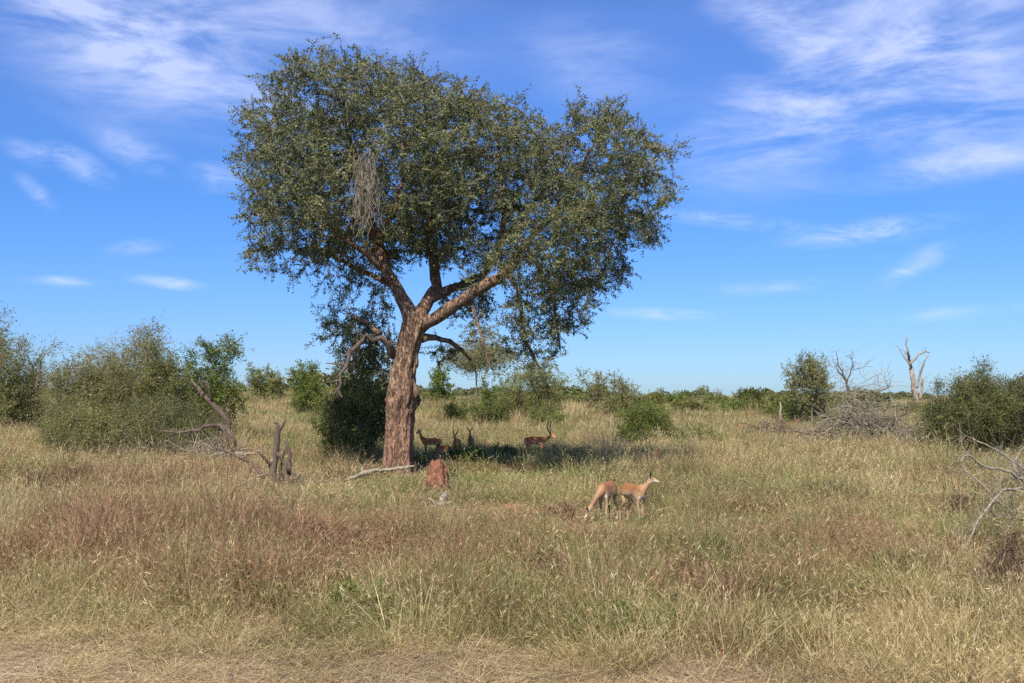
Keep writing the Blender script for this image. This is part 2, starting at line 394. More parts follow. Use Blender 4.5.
def twiglets(X, par, r, maxr, per, ln, droop=-.15):
    """short side twigs on thin nodes -> (starts, ends)"""
    idx = np.where((r < maxr) & (par >= 0))[0]
    d = unit(X[idx] - X[par[idx]]); A = np.repeat(X[idx], per, 0); d = np.repeat(d, per, 0)
    A = A - d * R.random((len(A), 1)) * .2
    q = unit(d * .7 + R.normal(size=d.shape) * .75 + np.array([0, 0, droop]))
    L = ln * R.uniform(.5, 1.25, (len(A), 1))
    return A, A + q * L
def leafed(A, B, per, L, W, spread=.06, up=.35):
    t = R.random((len(A) * per, 1)) ** .8; a = np.repeat(A, per, 0); b = np.repeat(B, per, 0)
    P = a + (b - a) * t + R.normal(size=a.shape) * spread
    D = unit(b - a) + R.normal(size=a.shape) * .9
    n = len(P); k_ = R.uniform(.45, 1.5, n); V, Q = leaves(P, D, L * k_, W * k_ * R.uniform(.7, 1.2, n), up)
    rr = np.repeat(np.clip(np.repeat(R.random(len(A)), per) * .6 + R.random(n) * .4, 0, 1), 4)
    return V, Q, rr

TY = 30.0
def T(px, py, dy=0.0): 
    p = at(px, py, TY + dy); return np.array([p.x, p.y, p.z])
def main_tree():
    g = gnd(400, TY); root = empty('acacia_tree', g, 'large spreading acacia with thick reddish brown trunk and dense olive crown, far the biggest tree', 'tree')
    off = np.array(g); s = TY / F
    def limb(L, step=.28, jit=.02):
        return polyline([(*T(px, py, dy), w * s / 2) for px, py, dy, w in L], step, jit)
    trunk = limb([(397, 492, 0, 38), (397, 478, 0, 31), (398, 455, 0, 27), (400, 430, 0, 26), (401, 410, 0, 26), (403, 393, 0, 29), (402, 376, 0, 25), (406, 355, 0, 22), (411, 338, 0, 23), (417, 320, 0, 25), (420, 308, 0, 17)], .12, .006)
    left = limb([(415, 326, 0, 20), (406, 306, .1, 14), (397, 289, .2, 12), (386, 270, .3, 11), (379, 247, .4, 10), (368, 215, .4, 10), (360, 180, .3, 7), (350, 140, .3, 4.5), (345, 105, .3, 3)])
    mid = limb([(418, 318, 0, 16), (428, 300, .3, 12), (437, 286, .6, 11), (434, 262, 1.0, 10), (430, 235, 1.3, 8.5), (432, 205, 1.4, 7), (440, 170, 1.5, 5.5), (445, 130, 1.6, 3.5)])
    right = limb([(419, 326, 0, 18), (434, 319, -.2, 13), (450, 308, -.4, 12), (466, 298, -.6, 11.5), (484, 286, -.8, 11.5), (498, 279, -.8, 12.5), (508, 270, -.4, 10), (524, 246, .2, 7), (548, 218, .6, 5.5), (570, 190, .7, 4.5), (585, 160, .6, 3.2), (600, 130, .5, 2)])
    up2 = limb([(430, 298, .3, 13), (448, 290, .8, 9.5), (465, 283, 1.3, 8), (482, 276, 1.8, 7.5), (500, 250, 2.2, 6.5), (505, 215, 2.4, 6), (500, 180, 2.5, 5), (498, 140, 2.4, 3)])
    lowr = limb([(422, 338, 0, 10), (436, 338, .2, 5.5), (450, 341, .3, 5), (462, 350, .5, 4), (470, 360, .6, 2.5)])
    l2 = limb([(383, 268, .3, 8), (368, 255, -.2, 6), (350, 243, -.6, 5), (325, 225, -.9, 4), (300, 205, -1., 3)])
    l3 = limb([(396, 288, .2, 7), (372, 275, 1.0, 5), (345, 262, 1.4, 4), (315, 245, 1.5, 3)])
    dr1 = limb([(470, 294, -.5, 4), (472, 305, -.6, 3.4), (478, 325, -.7, 2.8), (484, 345, -.7, 2.4), (493, 370, -.7, 1.6)])
    dr2 = limb([(506, 272, -.6, 5), (518, 290, -.5, 4.2), (522, 315, -.4, 4), (523, 335, -.4, 3.6), (532, 352, -.3, 3.2), (541, 370, -.3, 2)])
    dr3 = limb([(526, 245, .2, 4.5), (540, 270, -.2, 3.5), (552, 295, -.4, 3), (557, 325, -.6, 2.6), (560, 350, -.6, 1.6)])
    r4 = limb([(548, 216, .6, 4), (575, 220, 0, 3.4), (605, 218, -.6, 2.8), (635, 215, -.9, 2)])
    b5 = limb([(377, 246, .4, 6), (395, 210, -.8, 5), (405, 170, -1.2, 4), (400, 120, -1.3, 2.6)])
    dead = limb([(395, 356, 0, 10), (389, 344, -.25, 7), (381, 338, -.4, 6), (372, 341, -.5, 4.5), (366, 335, -.6, 4.5), (356, 347, -.7, 4), (350, 352, -.6, 4), (347, 366, -.7, 3.4), (340, 374, -.7, 3), (341, 384, -.8, 2.6), (333, 396, -.8, 1.4)], .25, .03)
    lu = limb([(380, 334, -.3, 6), (368, 322, -.1, 4), (352, 315, .1, 3)])
    nodes = []; parents = []; forced = []
    def add(L, parent_idx):
        p = parent_idx
        for q in L:
            nodes.append(q[:3]); forced.append(q[3]); parents.append(p); p = len(nodes) - 1
        return p
    add(trunk, -1); nb = len(nodes)
    def nearest(q): return int(np.argmin([np.linalg.norm(np.array(n) - q[:3]) for n in nodes]))
    limbs = [left, mid, right, up2, lowr, l2, l3, dr1, dr2, dr3, r4, b5, lu]
    mb = MB()
    for L in limbs:
        add(L, nearest(L[0]))
        V, Q = tube(L[:, :3], L[:, 3], 14, .22, R.random() * 50); mb.add(V, Q)
    # trunk: one fine, furrowed and knobbly tube
    V, Q = tube(trunk[:, :3], trunk[:, 3], 56)
    nr = 56; m = len(trunk)
    for i in range(m):
        z = trunk[i, 2]
        for j in range(nr):
            a = j / nr * 2 * math.pi; k = i * nr + j; c = trunk[i, :3]; d = V[k] - c
            f = .22 * noise.fractal(Vector((math.cos(a) * 3.2, math.sin(a) * 3.2, z * .45)), .8, 2.1, 4)
            kn = math.exp(-((z - 2.45) / .42) ** 2) + .6 * math.exp(-((z - 3.5) / .25) ** 2)
            f += .62 * kn * noise.fractal(Vector((math.cos(a) * 2.1 + 4, math.sin(a) * 2.1, z * 2.6)), .8, 2.1, 4)
            f += .34 * max(0, math.sin(a * 5 + 1)) * math.exp(-max(0, z + .1) / .40)
            V[k] = c + d * (1 + f)
    mb.add(V, Q)
    tr = mb.build('trunk', M['bark'], root, off, smoothed=True)
    mb = MB(); V, Q = tube(dead[:, :3], dead[:, 3], 10, .45, 3); mb.add(V, Q)
    for (px, py, dx, dy_, dz) in [(366, 338, -.35, 0, .25), (353, 350, -.3, -.1, -.25), (345, 364, .3, 0, -.4), (341, 380, -.4, .1, -.1), (345, 366, -.5, .1, .1), (337, 388, .2, 0, -.4), (350, 355, -.2, .2, .4), (388, 340, .05, -.2, .5)]:
        a = T(px, py, -.5); P = polyline([(*a, .04), (*(a + np.array([dx, dy_, dz]) * .6), .025), (*(a + np.array([dx * 1.2, dy_, dz * .9])), .01)], .15, .03)
        V, Q = tube(P[:, :3], P[:, 3], 6, .3); mb.add(V, Q)
    o = mb.build('broken_limb', M['dark_wood'], root, off, smoothed=True); o['label'] = 'dry bare limb hanging from the left of the trunk'
    # crown
    def lobe(px, py, rx, ry, dy, depth): return (T(px, py, dy + .35), (rx * s, depth * 1.2, ry * s))
    lobes = [lobe(333, 126, 82, 66, .2, 3.0), lobe(318, 200, 76, 60, -.3, 3.3), lobe(420, 150, 82, 72, .5, 3.8), lobe(482, 158, 70, 62, .8, 3.8),
             lobe(594, 172, 72, 62, .3, 3.3), lobe(560, 238, 70, 56, -.3, 3.0), lobe(420, 215, 76, 42, .8, 3.4), lobe(628, 215, 46, 44, 0, 2.4),
             lobe(470, 225, 60, 40, .5, 3.0), lobe(530, 245, 48, 42, -1.6, 1.8), lobe(300, 160, 60, 60, .5, 3.2), lobe(385, 104, 62, 34, .5, 2.6), lobe(300, 240, 50, 30, 0, 2.2), lobe(372, 235, 50, 34, 1., 2.4)]
    thin = [lobe(556, 305, 40, 44, -1.0, 1.1), lobe(530, 325, 34, 44, -1.2, .9), lobe(540, 375, 16, 16, -1.3, .5), lobe(358, 305, 28, 44, .9, 1.3), lobe(335, 285, 26, 30, .2, 1.2), lobe(365, 345, 26, 40, 1.2, 1.2), lobe(380, 300, 22, 34, 1.6, 1.0), lobe(330, 320, 16, 30, .6, .8), lobe(470, 300, 30, 26, .8, 1.0),
            lobe(478, 325, 12, 34, -.8, .5), lobe(372, 350, 26, 44, 1.4, 1.1), lobe(350, 365, 18, 30, 1.0, .8), lobe(600, 262, 34, 34, -.3, 1.5), lobe(270, 255, 26, 16, 0, 1.2), lobe(498, 368, 10, 16, -1.2, .35), lobe(440, 355, 12, 12, .6, .4)]
    att = np.vstack([lobe_points(lobes, 8200, .62), lobe_points(thin, 1900, .9)])
    # ragged outline: twigs that stick out of the top and the right
    for k in range(170):
        th = R.uniform(-.3, 3.5); L = lobes[R.integers(0, 8)]; d = np.array([math.cos(th), R.uniform(-.4, .4), abs(math.sin(th)) + .1]); d /= np.linalg.norm(d)
        base = np.array(L[0]) + d * np.array(L[1]) * .98
        e = R.uniform(.2, .7)
        att = np.vstack([att, base + d * .25 * e, base + d * e * .7, base + d * e])
    # clumps and hollows in the crown
    kv = np.array([noise.fractal(Vector(p) * .62 + Vector((3, 8, 1)), .7, 2.1, 3) for p in att]); att = att[kv > R.normal(-.15, .09, len(att))]
    X, par = grow(nodes, parents, att, .24, 3.4, .30, 90, .28)
    r, nch = pipe(par, .0055, 2.25, forced)
    for i in range(len(forced)): pass
    mbt = MB(); mbw = MB(); k0 = len(nodes)
    branch_mesh(X, par, r, nch, mbt, mbw, .022, k0)
    A, B = twiglets(X, par, r, .03, 3, .52, -.22)
    keep = np.arange(len(A)) >= 0
    sel = keep & (R.random(len(A)) < .9); A = A[sel]; B = B[sel]
    V, Q = prisms(A, B, np.full(len(A), .007), np.full(len(A), .003)); mbw.add(V, Q, np.repeat(R.random(len(A)), 6))
    mbt.build('branches', M['limb_bark'], root, off, smoothed=True)
    mbw.build('twigs', M['twig'], root, off)
    V, Q, rr = leafed(A, B, 35, .058, .032, .030)
    mb = MB(); mb.add(V, Q, rr); mb.build('crown', M['acacia_leaf'], root, off)
    print('main tree nodes', len(X), 'leaves', len(Q))
    # hanging grey dead twigs left of centre, in front
    mb = MB(); A = []; B = []
    for k in range(230):
        cx = R.normal(366, 6); top = T(cx, R.uniform(148, 205), -2.5 + R.normal() * .35); p = top; 
        for j in range(R.integers(3, 7)):
            q = p + np.array([R.normal() * .07, R.normal() * .07, -R.uniform(.08, .25)]); A.append(p); B.append(q); p = q
    V, Q = prisms(A, B, np.full(len(A), .008), np.full(len(A), .006)); mb.add(V, Q, np.repeat(R.random(len(A)), 6))
    o = mb.build('dead_twigs', M['dead_twig'], root, off); o['label'] = 'hanging bundle of grey dead twigs in the crown'
main_tree()

# ------------------------------------------------------------------ shrubs and trees
def shrub(name, base, W, Ht, label, cat='shrub', leaf='olive_leaf', group=None, natt=260, nleaf=9000, ll=.05, stems=5, tree=None, dens=1.0,
          nl=7, depth=None, bare=0.0, droop=0.0, z0=.12, twigc='twig', stemr=.035, low=True, seed=None, ratio=.55, hollow=.6):
    """leafy shrub (or small tree when tree = bare trunk height fraction). > stems, foliage"""
    W *= 1.12; Ht *= 1.06; nl = int(nl * 1.5)
    rng = np.random.default_rng(seed if seed is not None else int(abs(base[0] * 97 + base[1] * 31)) + 5)
    depth = depth or W * .8; base = Vector(base); root = empty(name, base, label, cat, group)
    lo = tree if tree else z0; lobes = []
    for k in range(nl):
        a = rng.uniform(0, 2 * math.pi); q = rng.random() ** .5 * .58
        h = rng.random(); wid = (1 - abs(h - .42) * .7)
        rx = W * rng.uniform(.11, .24); rz = Ht * (1 - lo) * rng.uniform(.12, .27)
        cx = math.cos(a) * q * W * .75 * wid; cy = math.sin(a) * q * depth * .75 * wid
        cz = Ht * (lo + (1 - lo) * (.22 + .56 * h * (1 - .45 * (abs(cx) / (W * .5)) ** 1.5)))
        if low and k % 3 == 0 and not tree: cz = Ht * (z0 + .16); rz = Ht * .22
        cx = np.clip(cx, -W / 2 + rx, W / 2 - rx)
        lobes.append(((cx, cy, cz), (rx, depth / W * rx, rz)))
    lobes.append(((rng.uniform(-.12, .12) * W, 0, Ht * (lo + (1 - lo) * .45)), (W * .24, depth * .24, Ht * (1 - lo) * .36)))
    att = lobe_points(lobes, natt, hollow, rng); D = max(.06, (W * depth * Ht) ** (1 / 3) * .05)
    sp = []
    for k in range(int(natt * .10)):                        # loose shoots beyond the outline
        l = lobes[rng.integers(0, len(lobes))]; d = unit(rng.normal(size=3) + np.array([0, 0, .9])); b_ = np.array(l[0]) + d * np.array(l[1]); e = rng.uniform(.05, .2) * (W * Ht) ** .5
        sp += [b_ + d * e * .5, b_ + d * e]
    att = np.vstack([att, np.array(sp).reshape(-1, 3)])
    att = att[att[:, 2] > Ht * lo * .6]
    nodes = []; par = []
    if tree:
        th = Ht * tree * 1.15; n = max(3, int(th / D)); x = rng.normal(size=2) * W * .03
        for i in range(n + 1):
            t = i / n; nodes.append((x[0] * math.sin(t * 3), x[1] * math.sin(t * 2.5), t * th - .05)); par.append(i - 1)
    else:
        for k in range(stems):
            a = 2 * math.pi * (k + rng.random() * .6) / stems; d = np.array([math.cos(a), math.sin(a) * depth / W]) * W
            n = max(3, int(Ht * .35 / D)); p = -1
            for i in range(n + 1):
                t = i / n; q = d * (.03 + .16 * t); nodes.append((q[0], q[1], -.05 + t * Ht * .38)); par.append(p); p = len(nodes) - 1
    X, P = grow(nodes, par, att, D, W * 2, D * 1.3, 60, .3, 0, rng)
    r, nch = pipe(P, max(.004, D * .03), 2.2)
    mx = r.max(); cap = stemr * (2.2 if tree else 1) 
    if mx > cap: r = r * (cap / mx) ** (np.log(r / r.min()) / max(1e-6, math.log(mx / r.min())))
    mbw = MB(); branch_mesh(X, P, r, nch, mbw, mbw, .02, 0, 8)
    per = max(2, int(round(nleaf / 9 / len(X))))
    A, B = twiglets(X, P, r, max(r.min() * 3.5, .012), per, D * 3.2, droop)
    V, Q = prisms(A, B, np.full(len(A), r.min() * .7), np.full(len(A), r.min() * .35)); mbw.add(V, Q, np.repeat(R.random(len(A)), 6))
    mbw.build('trunk' if tree else 'stems', M[twigc], root)
    if bare: 
        k = R.random(len(A)) > bare; A, B = A[k], B[k]
    if leaf:
        n = max(1, int(round(nleaf * dens / max(1, len(A))))); V, Q, rr = leafed(A, B, n, ll, ll * ratio, D * .24)
        mb = MB(); mb.add(V, Q, rr); mb.build('crown' if tree else 'foliage', M[leaf], root)
    return root
def px_shrub(name, cx, y_top, wpx, Y, label, **k):
    g = gnd(cx, Y); top = at(cx, y_top, Y).z; return shrub(name, g, wpx / F * Y, max(.3, top - g.z), label, **k)

# left group
px_shrub('bushy_tree', 8, 316, 78, 52, 'grey green bushy tree at the left edge of the photo with dark base', cat='bush', leaf='olive_leaf', natt=420, nleaf=26000, ll=.085, nl=9, seed=3)
px_shrub('feathery_shrub', 92, 352, 110, 42, 'wide grey green feathery shrub, leftmost lobe of the big thicket', cat='shrub', leaf='olive_leaf', natt=620, nleaf=52000, ll=.065, nl=10, stems=9, seed=11)
px_shrub('feathery_shrub', 132, 322, 88, 44, 'tallest grey green shrub with whippy shoots and thin bare top twigs', cat='shrub', leaf='grey_leaf', natt=600, nleaf=46000, ll=.065, nl=10, stems=9, seed=14, bare=.05)
px_shrub('feathery_shrub', 166, 347, 64, 43, 'olive shrub beside the leaning dead trunk, right end of the thicket', cat='shrub', leaf='olive_leaf', natt=560, nleaf=44000, ll=.065, nl=9, stems=8, seed=17)
px_shrub('bright_bush', 214, 338, 64, 48, 'bright green rounded bush behind the leaning dead trunk', cat='bush', leaf='bright_leaf', natt=380, nleaf=24000, ll=.09, nl=9, seed=21)
px_shrub('thicket_shrub', 160, 402, 130, 40, 'low twiggy dark olive shrub at the foot of the big thicket', cat='shrub', leaf='dark_leaf', natt=460, nleaf=32000, ll=.06, nl=10, stems=10, seed=23, bare=.1)
px_shrub('thicket_shrub', 90, 404, 110, 38.5, 'low twiggy grey shrub at the left foot of the big thicket', cat='shrub', leaf='olive_leaf', natt=420, nleaf=26000, ll=.06, nl=9, stems=10, seed=27, bare=.15)
px_shrub('thicket_shrub', 30, 372, 60, 55, 'small bush between the left edge tree and the big thicket', cat='bush', leaf='olive_leaf', natt=240, nleaf=12000, ll=.08, seed=28)
px_shrub('bare_shrub', 118, 332, 80, 46, 'leafless grey twiggy shrub poking above the big thicket', cat='shrub', leaf=None, natt=260, nleaf=3000, nl=6, stems=7, twigc='dead_twig', stemr=.02, seed=29)
px_shrub('round_bush', 266, 366, 42, 95, 'small round grey green bush on the skyline right of the bright bush', cat='bush', leaf='olive_leaf', natt=200, nleaf=9000, ll=.13, seed=31)
px_shrub('round_bush', 311, 366, 52, 80, 'rounded mid green bush on the skyline left of the acacia', cat='bush', leaf='bright_leaf', natt=240, nleaf=12000, ll=.12, seed=33)
px_shrub('round_bush', 345, 378, 40, 78, 'low green bush just left of the acacia shade bush', cat='bush', leaf='olive_leaf', natt=200, nleaf=9000, ll=.12, seed=35)
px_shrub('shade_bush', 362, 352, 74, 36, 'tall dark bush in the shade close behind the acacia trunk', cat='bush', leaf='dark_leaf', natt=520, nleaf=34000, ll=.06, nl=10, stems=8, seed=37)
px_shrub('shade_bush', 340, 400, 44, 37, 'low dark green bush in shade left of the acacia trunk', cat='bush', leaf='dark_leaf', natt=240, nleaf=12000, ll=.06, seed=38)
# between trunk and centre
px_shrub('sapling', 441, 364, 26, 70, 'small upright yellow green sapling seen just right of the acacia trunk', cat='small tree', leaf='bright_leaf', natt=140, nleaf=5000, ll=.11, tree=.35, seed=41)
px_shrub('umbrella_tree', 475, 343, 66, 110, 'flat topped umbrella tree with thin pale trunk on the skyline', cat='tree', leaf='grey_leaf', natt=320, nleaf=16000, ll=.15, tree=.5, seed=43, stemr=.12, nl=8)
px_shrub('green_bush', 500, 380, 42, 78, 'left one of two green bushes under the hanging acacia branches', cat='bush', leaf='bright_leaf', natt=260, nleaf=12000, ll=.11, seed=45)
px_shrub('green_bush', 528, 364, 66, 76, 'larger olive bush on the right under the hanging acacia branches', cat='bush', leaf='olive_leaf', natt=340, nleaf=17000, ll=.11, seed=47)
px_shrub('low_bush', 492, 398, 40, 68, 'low dark green bush in front of the two bushes under the acacia', cat='bush', leaf='dark_leaf', natt=160, nleaf=7000, ll=.09, seed=49)
px_shrub('low_bush', 455, 398, 36, 72, 'low light green bush left of the low dark one', cat='bush', leaf='bright_leaf', natt=140, nleaf=5000, ll=.09, seed=50)
px_shrub('low_bush', 545, 402, 40, 66, 'low pale green bush in the grass below the olive bush', cat='bush', leaf='bright_leaf', natt=140, nleaf=4500, ll=.08, seed=51)
px_shrub('gnarled_tree', 603, 368, 48, 85, 'gnarled open grey tree with crooked dark limbs right of the acacia', cat='tree', leaf='grey_leaf', natt=240, nleaf=7000, ll=.12, seed=53, stems=3, stemr=.10, bare=.3)
px_shrub('gnarled_tree', 630, 380, 38, 82, 'low grey green bushy tree touching the gnarled one', cat='tree', leaf='grey_leaf', natt=200, nleaf=7000, ll=.12, seed=54, stems=4, bare=.2)
px_shrub('green_bush', 648, 406, 74, 47, 'dense dark green bush in the grass behind the standing antelope', cat='bush', leaf='bright_leaf', natt=460, nleaf=26000, ll=.07, nl=9, stems=8, seed=57)
px_shrub('green_bush', 700, 428, 60, 48, 'low spreading green bush right of the dense dark one', cat='bush', leaf='olive_leaf', natt=260, nleaf=10000, ll=.06, nl=7, seed=58, bare=.2)
# skyline row on the right
row = [(655, 392, 26, 105, 'olive_leaf', 'first'), (682, 394, 34, 110, 'bright_leaf', ''), (703, 385, 18, 150, 'grey_leaf', ''), (722, 392, 38, 108, 'olive_leaf', ''), (752, 388, 30, 112, 'dark_leaf', ''),
       (773, 393, 30, 104, 'olive_leaf', ''), (742, 399, 44, 90, 'bright_leaf', ''), (690, 400, 40, 92, 'olive_leaf', ''), (866, 386, 34, 96, 'olive_leaf', ''), (845, 394, 30, 90, 'olive_leaf', ''), (893, 402, 44, 92, 'grey_leaf', ''), (925, 405, 40, 95, 'olive_leaf', ''),
       (780, 402, 40, 84, 'dark_leaf', ''), (225, 385, 40, 100, 'olive_leaf', ''), (580, 392, 34, 120, 'olive_leaf', ''), (420, 392, 40, 110, 'olive_leaf', '')]
labs = ['pale olive bush at the left end of the skyline row', 'yellow green bush second from the left in the skyline row', 'tiny grey tree rising highest in the skyline row', 'wide olive bush in the middle of the skyline row',
        'dark domed bush right of the middle of the skyline row', 'olive bush at the right end of the skyline row', 'low light green bush in front of the skyline row', 'low olive bush in front of the left part of the skyline row',
        'grey olive bush behind the bare branched dead tree', 'small bush just right of the slender tree', 'low grey bush between dead tree and bleached snag', 'low bush at the foot of the bleached snag',
        'dark low bush just left of the slender tree', 'low bush behind the bright bush on the left', 'small distant bush left of the gnarled tree', 'distant low bush behind the acacia trunk']
for (cx, yt, wp, Y, lf, _), lb in zip(row, labs):
    px_shrub('skyline_bush', cx, yt, wp, Y, lb, cat='bush', leaf=lf, natt=150, nleaf=6500, ll=.13, nl=6, group='bushes along the skyline')
px_shrub('slender_tree', 811, 360, 44, 72, 'upright slender tree with rounded grey green crown on the right skyline', cat='tree', leaf='grey_leaf', natt=320, nleaf=17000, ll=.10, tree=.22, seed=71, stemr=.07, nl=8)
px_shrub('green_bush', 800, 398, 60, 74, 'low green bush around the slender tree trunk', cat='bush', leaf='bright_leaf', natt=240, nleaf=9000, ll=.09, seed=72)
# right side
px_shrub('thorn_bush', 962, 380, 84, 40, 'big dark green thorn bush at the right edge, left half', cat='bush', leaf='dark_leaf', natt=620, nleaf=44000, ll=.06, nl=10, stems=8, seed=81)
px_shrub('thorn_bush', 1004, 368, 90, 39, 'big dark green thorn bush with tall shoots, cut by the right edge', cat='bush', leaf='dark_leaf', natt=620, nleaf=42000, ll=.06, nl=10, stems=8, seed=83)
px_shrub('weed_plant', 990, 492, 44, 20, 'olive leafy plant among the pale dead branches at right', cat='plant', leaf='olive_leaf', natt=160, nleaf=5000, ll=.035, seed=85, stemr=.01)
px_shrub('russet_shrub', 1004, 528, 84, 12.2, 'reddish brown twiggy shrub low at the right edge', cat='shrub', leaf='russet_leaf', natt=420, nleaf=10000, ll=.022, seed=87, stemr=.008, twigc='dead_dark', stems=9)
px_shrub('weed_plant', 968, 590, 60, 11.8, 'low dark green weed in the grass left of the russet shrub', cat='plant', leaf='dark_leaf', natt=200, nleaf=5000, ll=.025, seed=88, stemr=.006)
# small things near the tree
px_shrub('leafy_bush', 466, 447, 50, 33.5, 'fresh green leafy bush in the edge of the shade right of the termite mound', cat='bush', leaf='bright_leaf', natt=240, nleaf=9000, ll=.06, seed=91)
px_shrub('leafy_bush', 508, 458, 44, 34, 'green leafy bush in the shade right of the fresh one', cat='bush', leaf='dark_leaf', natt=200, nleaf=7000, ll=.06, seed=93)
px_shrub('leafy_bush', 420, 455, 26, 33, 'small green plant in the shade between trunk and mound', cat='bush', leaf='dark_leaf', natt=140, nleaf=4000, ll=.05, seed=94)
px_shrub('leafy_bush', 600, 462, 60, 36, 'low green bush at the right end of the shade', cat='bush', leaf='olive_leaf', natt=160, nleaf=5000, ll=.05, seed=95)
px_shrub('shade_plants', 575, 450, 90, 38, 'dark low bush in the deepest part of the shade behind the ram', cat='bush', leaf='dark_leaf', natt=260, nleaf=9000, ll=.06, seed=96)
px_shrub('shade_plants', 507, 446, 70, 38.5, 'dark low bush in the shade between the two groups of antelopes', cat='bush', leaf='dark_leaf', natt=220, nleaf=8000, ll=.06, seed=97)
px_shrub('heap_plants', 858, 405, 70, 47, 'green weeds growing up through the tall brush heap', cat='bush', leaf='olive_leaf', natt=240, nleaf=7000, ll=.07, seed=98, bare=.3)
px_shrub('leafy_bush', 640, 460, 40, 37, 'small green bush where the shade ends behind the antelopes', cat='bush', leaf='bright_leaf', natt=120, nleaf=4000, ll=.05, seed=99)
weeds = [(340, 597, 46, 11.6, 'bright green leafy weed in the straw grass low left of centre', 'bright_leaf'), (270, 605, 40, 11.8, 'green weed left of the brightest foreground weed', 'bright_leaf'),
         (131, 515, 26, 19, 'small bright green weed at left among brown grass', 'bright_leaf'), (262, 530, 40, 16.5, 'green leafy weed in the brown patch on the left', 'olive_leaf'),
         (890, 565, 50, 13.5, 'faint green weed in the pale grass on the right', 'olive_leaf'), (415, 536, 26, 17, 'small dark green weed below the weathered log', 'dark_leaf'),
         (230, 505, 44, 20.5, 'light green weed behind the brown patch', 'bright_leaf'), (775, 590, 34, 12.3, 'small green weed right of the russet tangle', 'bright_leaf')]
for cx, yt, wp, Y, lb, lf in weeds:
    px_shrub('weed_plant', cx, yt - 12, wp, Y, lb, cat='plant', leaf=lf, natt=150, nleaf=3000, ll=.048, nl=5, stems=6, stemr=.006, depth=wp / F * Y, bare=.1, group='weeds in the foreground grass')
rt = [(255, 520, 80, 17, 'reddish brown dry herb tangle left of centre in the grass'), (330, 530, 70, 16, 'reddish brown dry herb patch right of the first tangle'), (395, 548, 50, 14.5, 'small russet dry herb in the grass under the acacia'),
      (735, 590, 70, 12, 'greyish brown dry tangle at bottom right of centre'), (566, 510, 44, 19.6, 'purplish brown dry herb left of the antelopes'), (130, 560, 70, 14, 'brown dry tangle at lower left'), (820, 488, 60, 23, 'rusty brown herb patch in the pale grass right of the antelopes'),
      (60, 470, 80, 26, 'brown dry herb patch in front of the left thicket'), (200, 545, 60, 15, 'dark reddish herb tangle between the brown patches at left'), (690, 560, 56, 13.6, 'grey brown twiggy tangle below the antelopes'),
      (560, 560, 60, 13.8, 'dull brown herb tangle in the middle foreground'), (960, 500, 60, 19, 'reddish brown herbs left of the pale dead bough'), (930, 560, 60, 13.5, 'brownish herb tangle in the grass at lower right')]
for cx, yt, wp, Y, lb in [(455, 560, 70, 12.6, 'tall olive grass bunch in the middle foreground'), (640, 612, 60, 11, 'green rank grass bunch at bottom right of centre'), (380, 585, 50, 12, 'tall pale grass bunch low left of centre'), (520, 590, 60, 11.8, 'arching green grass bunch low in the middle')]:
    pass
for cx, yt, wp, Y, lb in rt:
    px_shrub('dry_herb', cx, yt - 6, wp, Y, lb, cat='dry plant', leaf='russet_leaf', natt=260, nleaf=3200, ll=.022 + Y * .0008, nl=7, stems=10, stemr=.006, twigc='dead_dark', bare=.2, group='dry reddish herbs in the grass')

# ------------------------------------------------------------------ dead wood
def dead_tree(name, base, limbs, label, cat, mat='dead_wood', twig='dead_twig', fine=0, fl=.3, fr=.006, group=None, part='branches'):
    """limbs: lists of (px, py, Y, radius m)"""
    base = Vector(base); root = empty(name, base, label, cat, group); off = np.array(base); mb = MB(); pts = []
    for L in limbs:
        P = polyline([(*at(a, b, Y), r) for a, b, Y, r in L], .12 if L[0][2] < 30 else .3, .012 if L[0][2] < 30 else .04)
        V, Q = tube(P[:, :3], P[:, 3], 8, .3, R.random() * 30); mb.add(V, Q)
        pts += [(P[i, :3], P[i, :3] - P[max(0, i - 1), :3], P[i, 3]) for i in range(1, len(P))]
    q_ = mb.build(part, M[mat], root, off, smoothed=True)
    if fine:
        A = []; B = []; ra = []
        for k in range(fine):
            p, d, r = pts[R.integers(0, len(pts))]; d = unit(np.array(d)) * .6 + R.normal(size=3) * .7; d = unit(d)
            l = fl * R.uniform(.4, 1.3)
            for j in range(3):
                q = p + d * l / 3; A.append(p); B.append(q); ra.append(fr * (1 - j * .25)); 
                if R.random() < .6:
                    A.append(q); B.append(q + unit(d + R.normal(size=3) * .8) * l * .35); ra.append(fr * .5)
                p = q; d = unit(d + R.normal(size=3) * .3)
        V, Q = prisms(A, B, np.array(ra), np.array(ra) * .7); m2 = MB(); m2.add(V, Q, np.repeat(R.random(len(A)), 6)); m2.build('twigs', M[twig], root, off)
    return root
Yd = 105
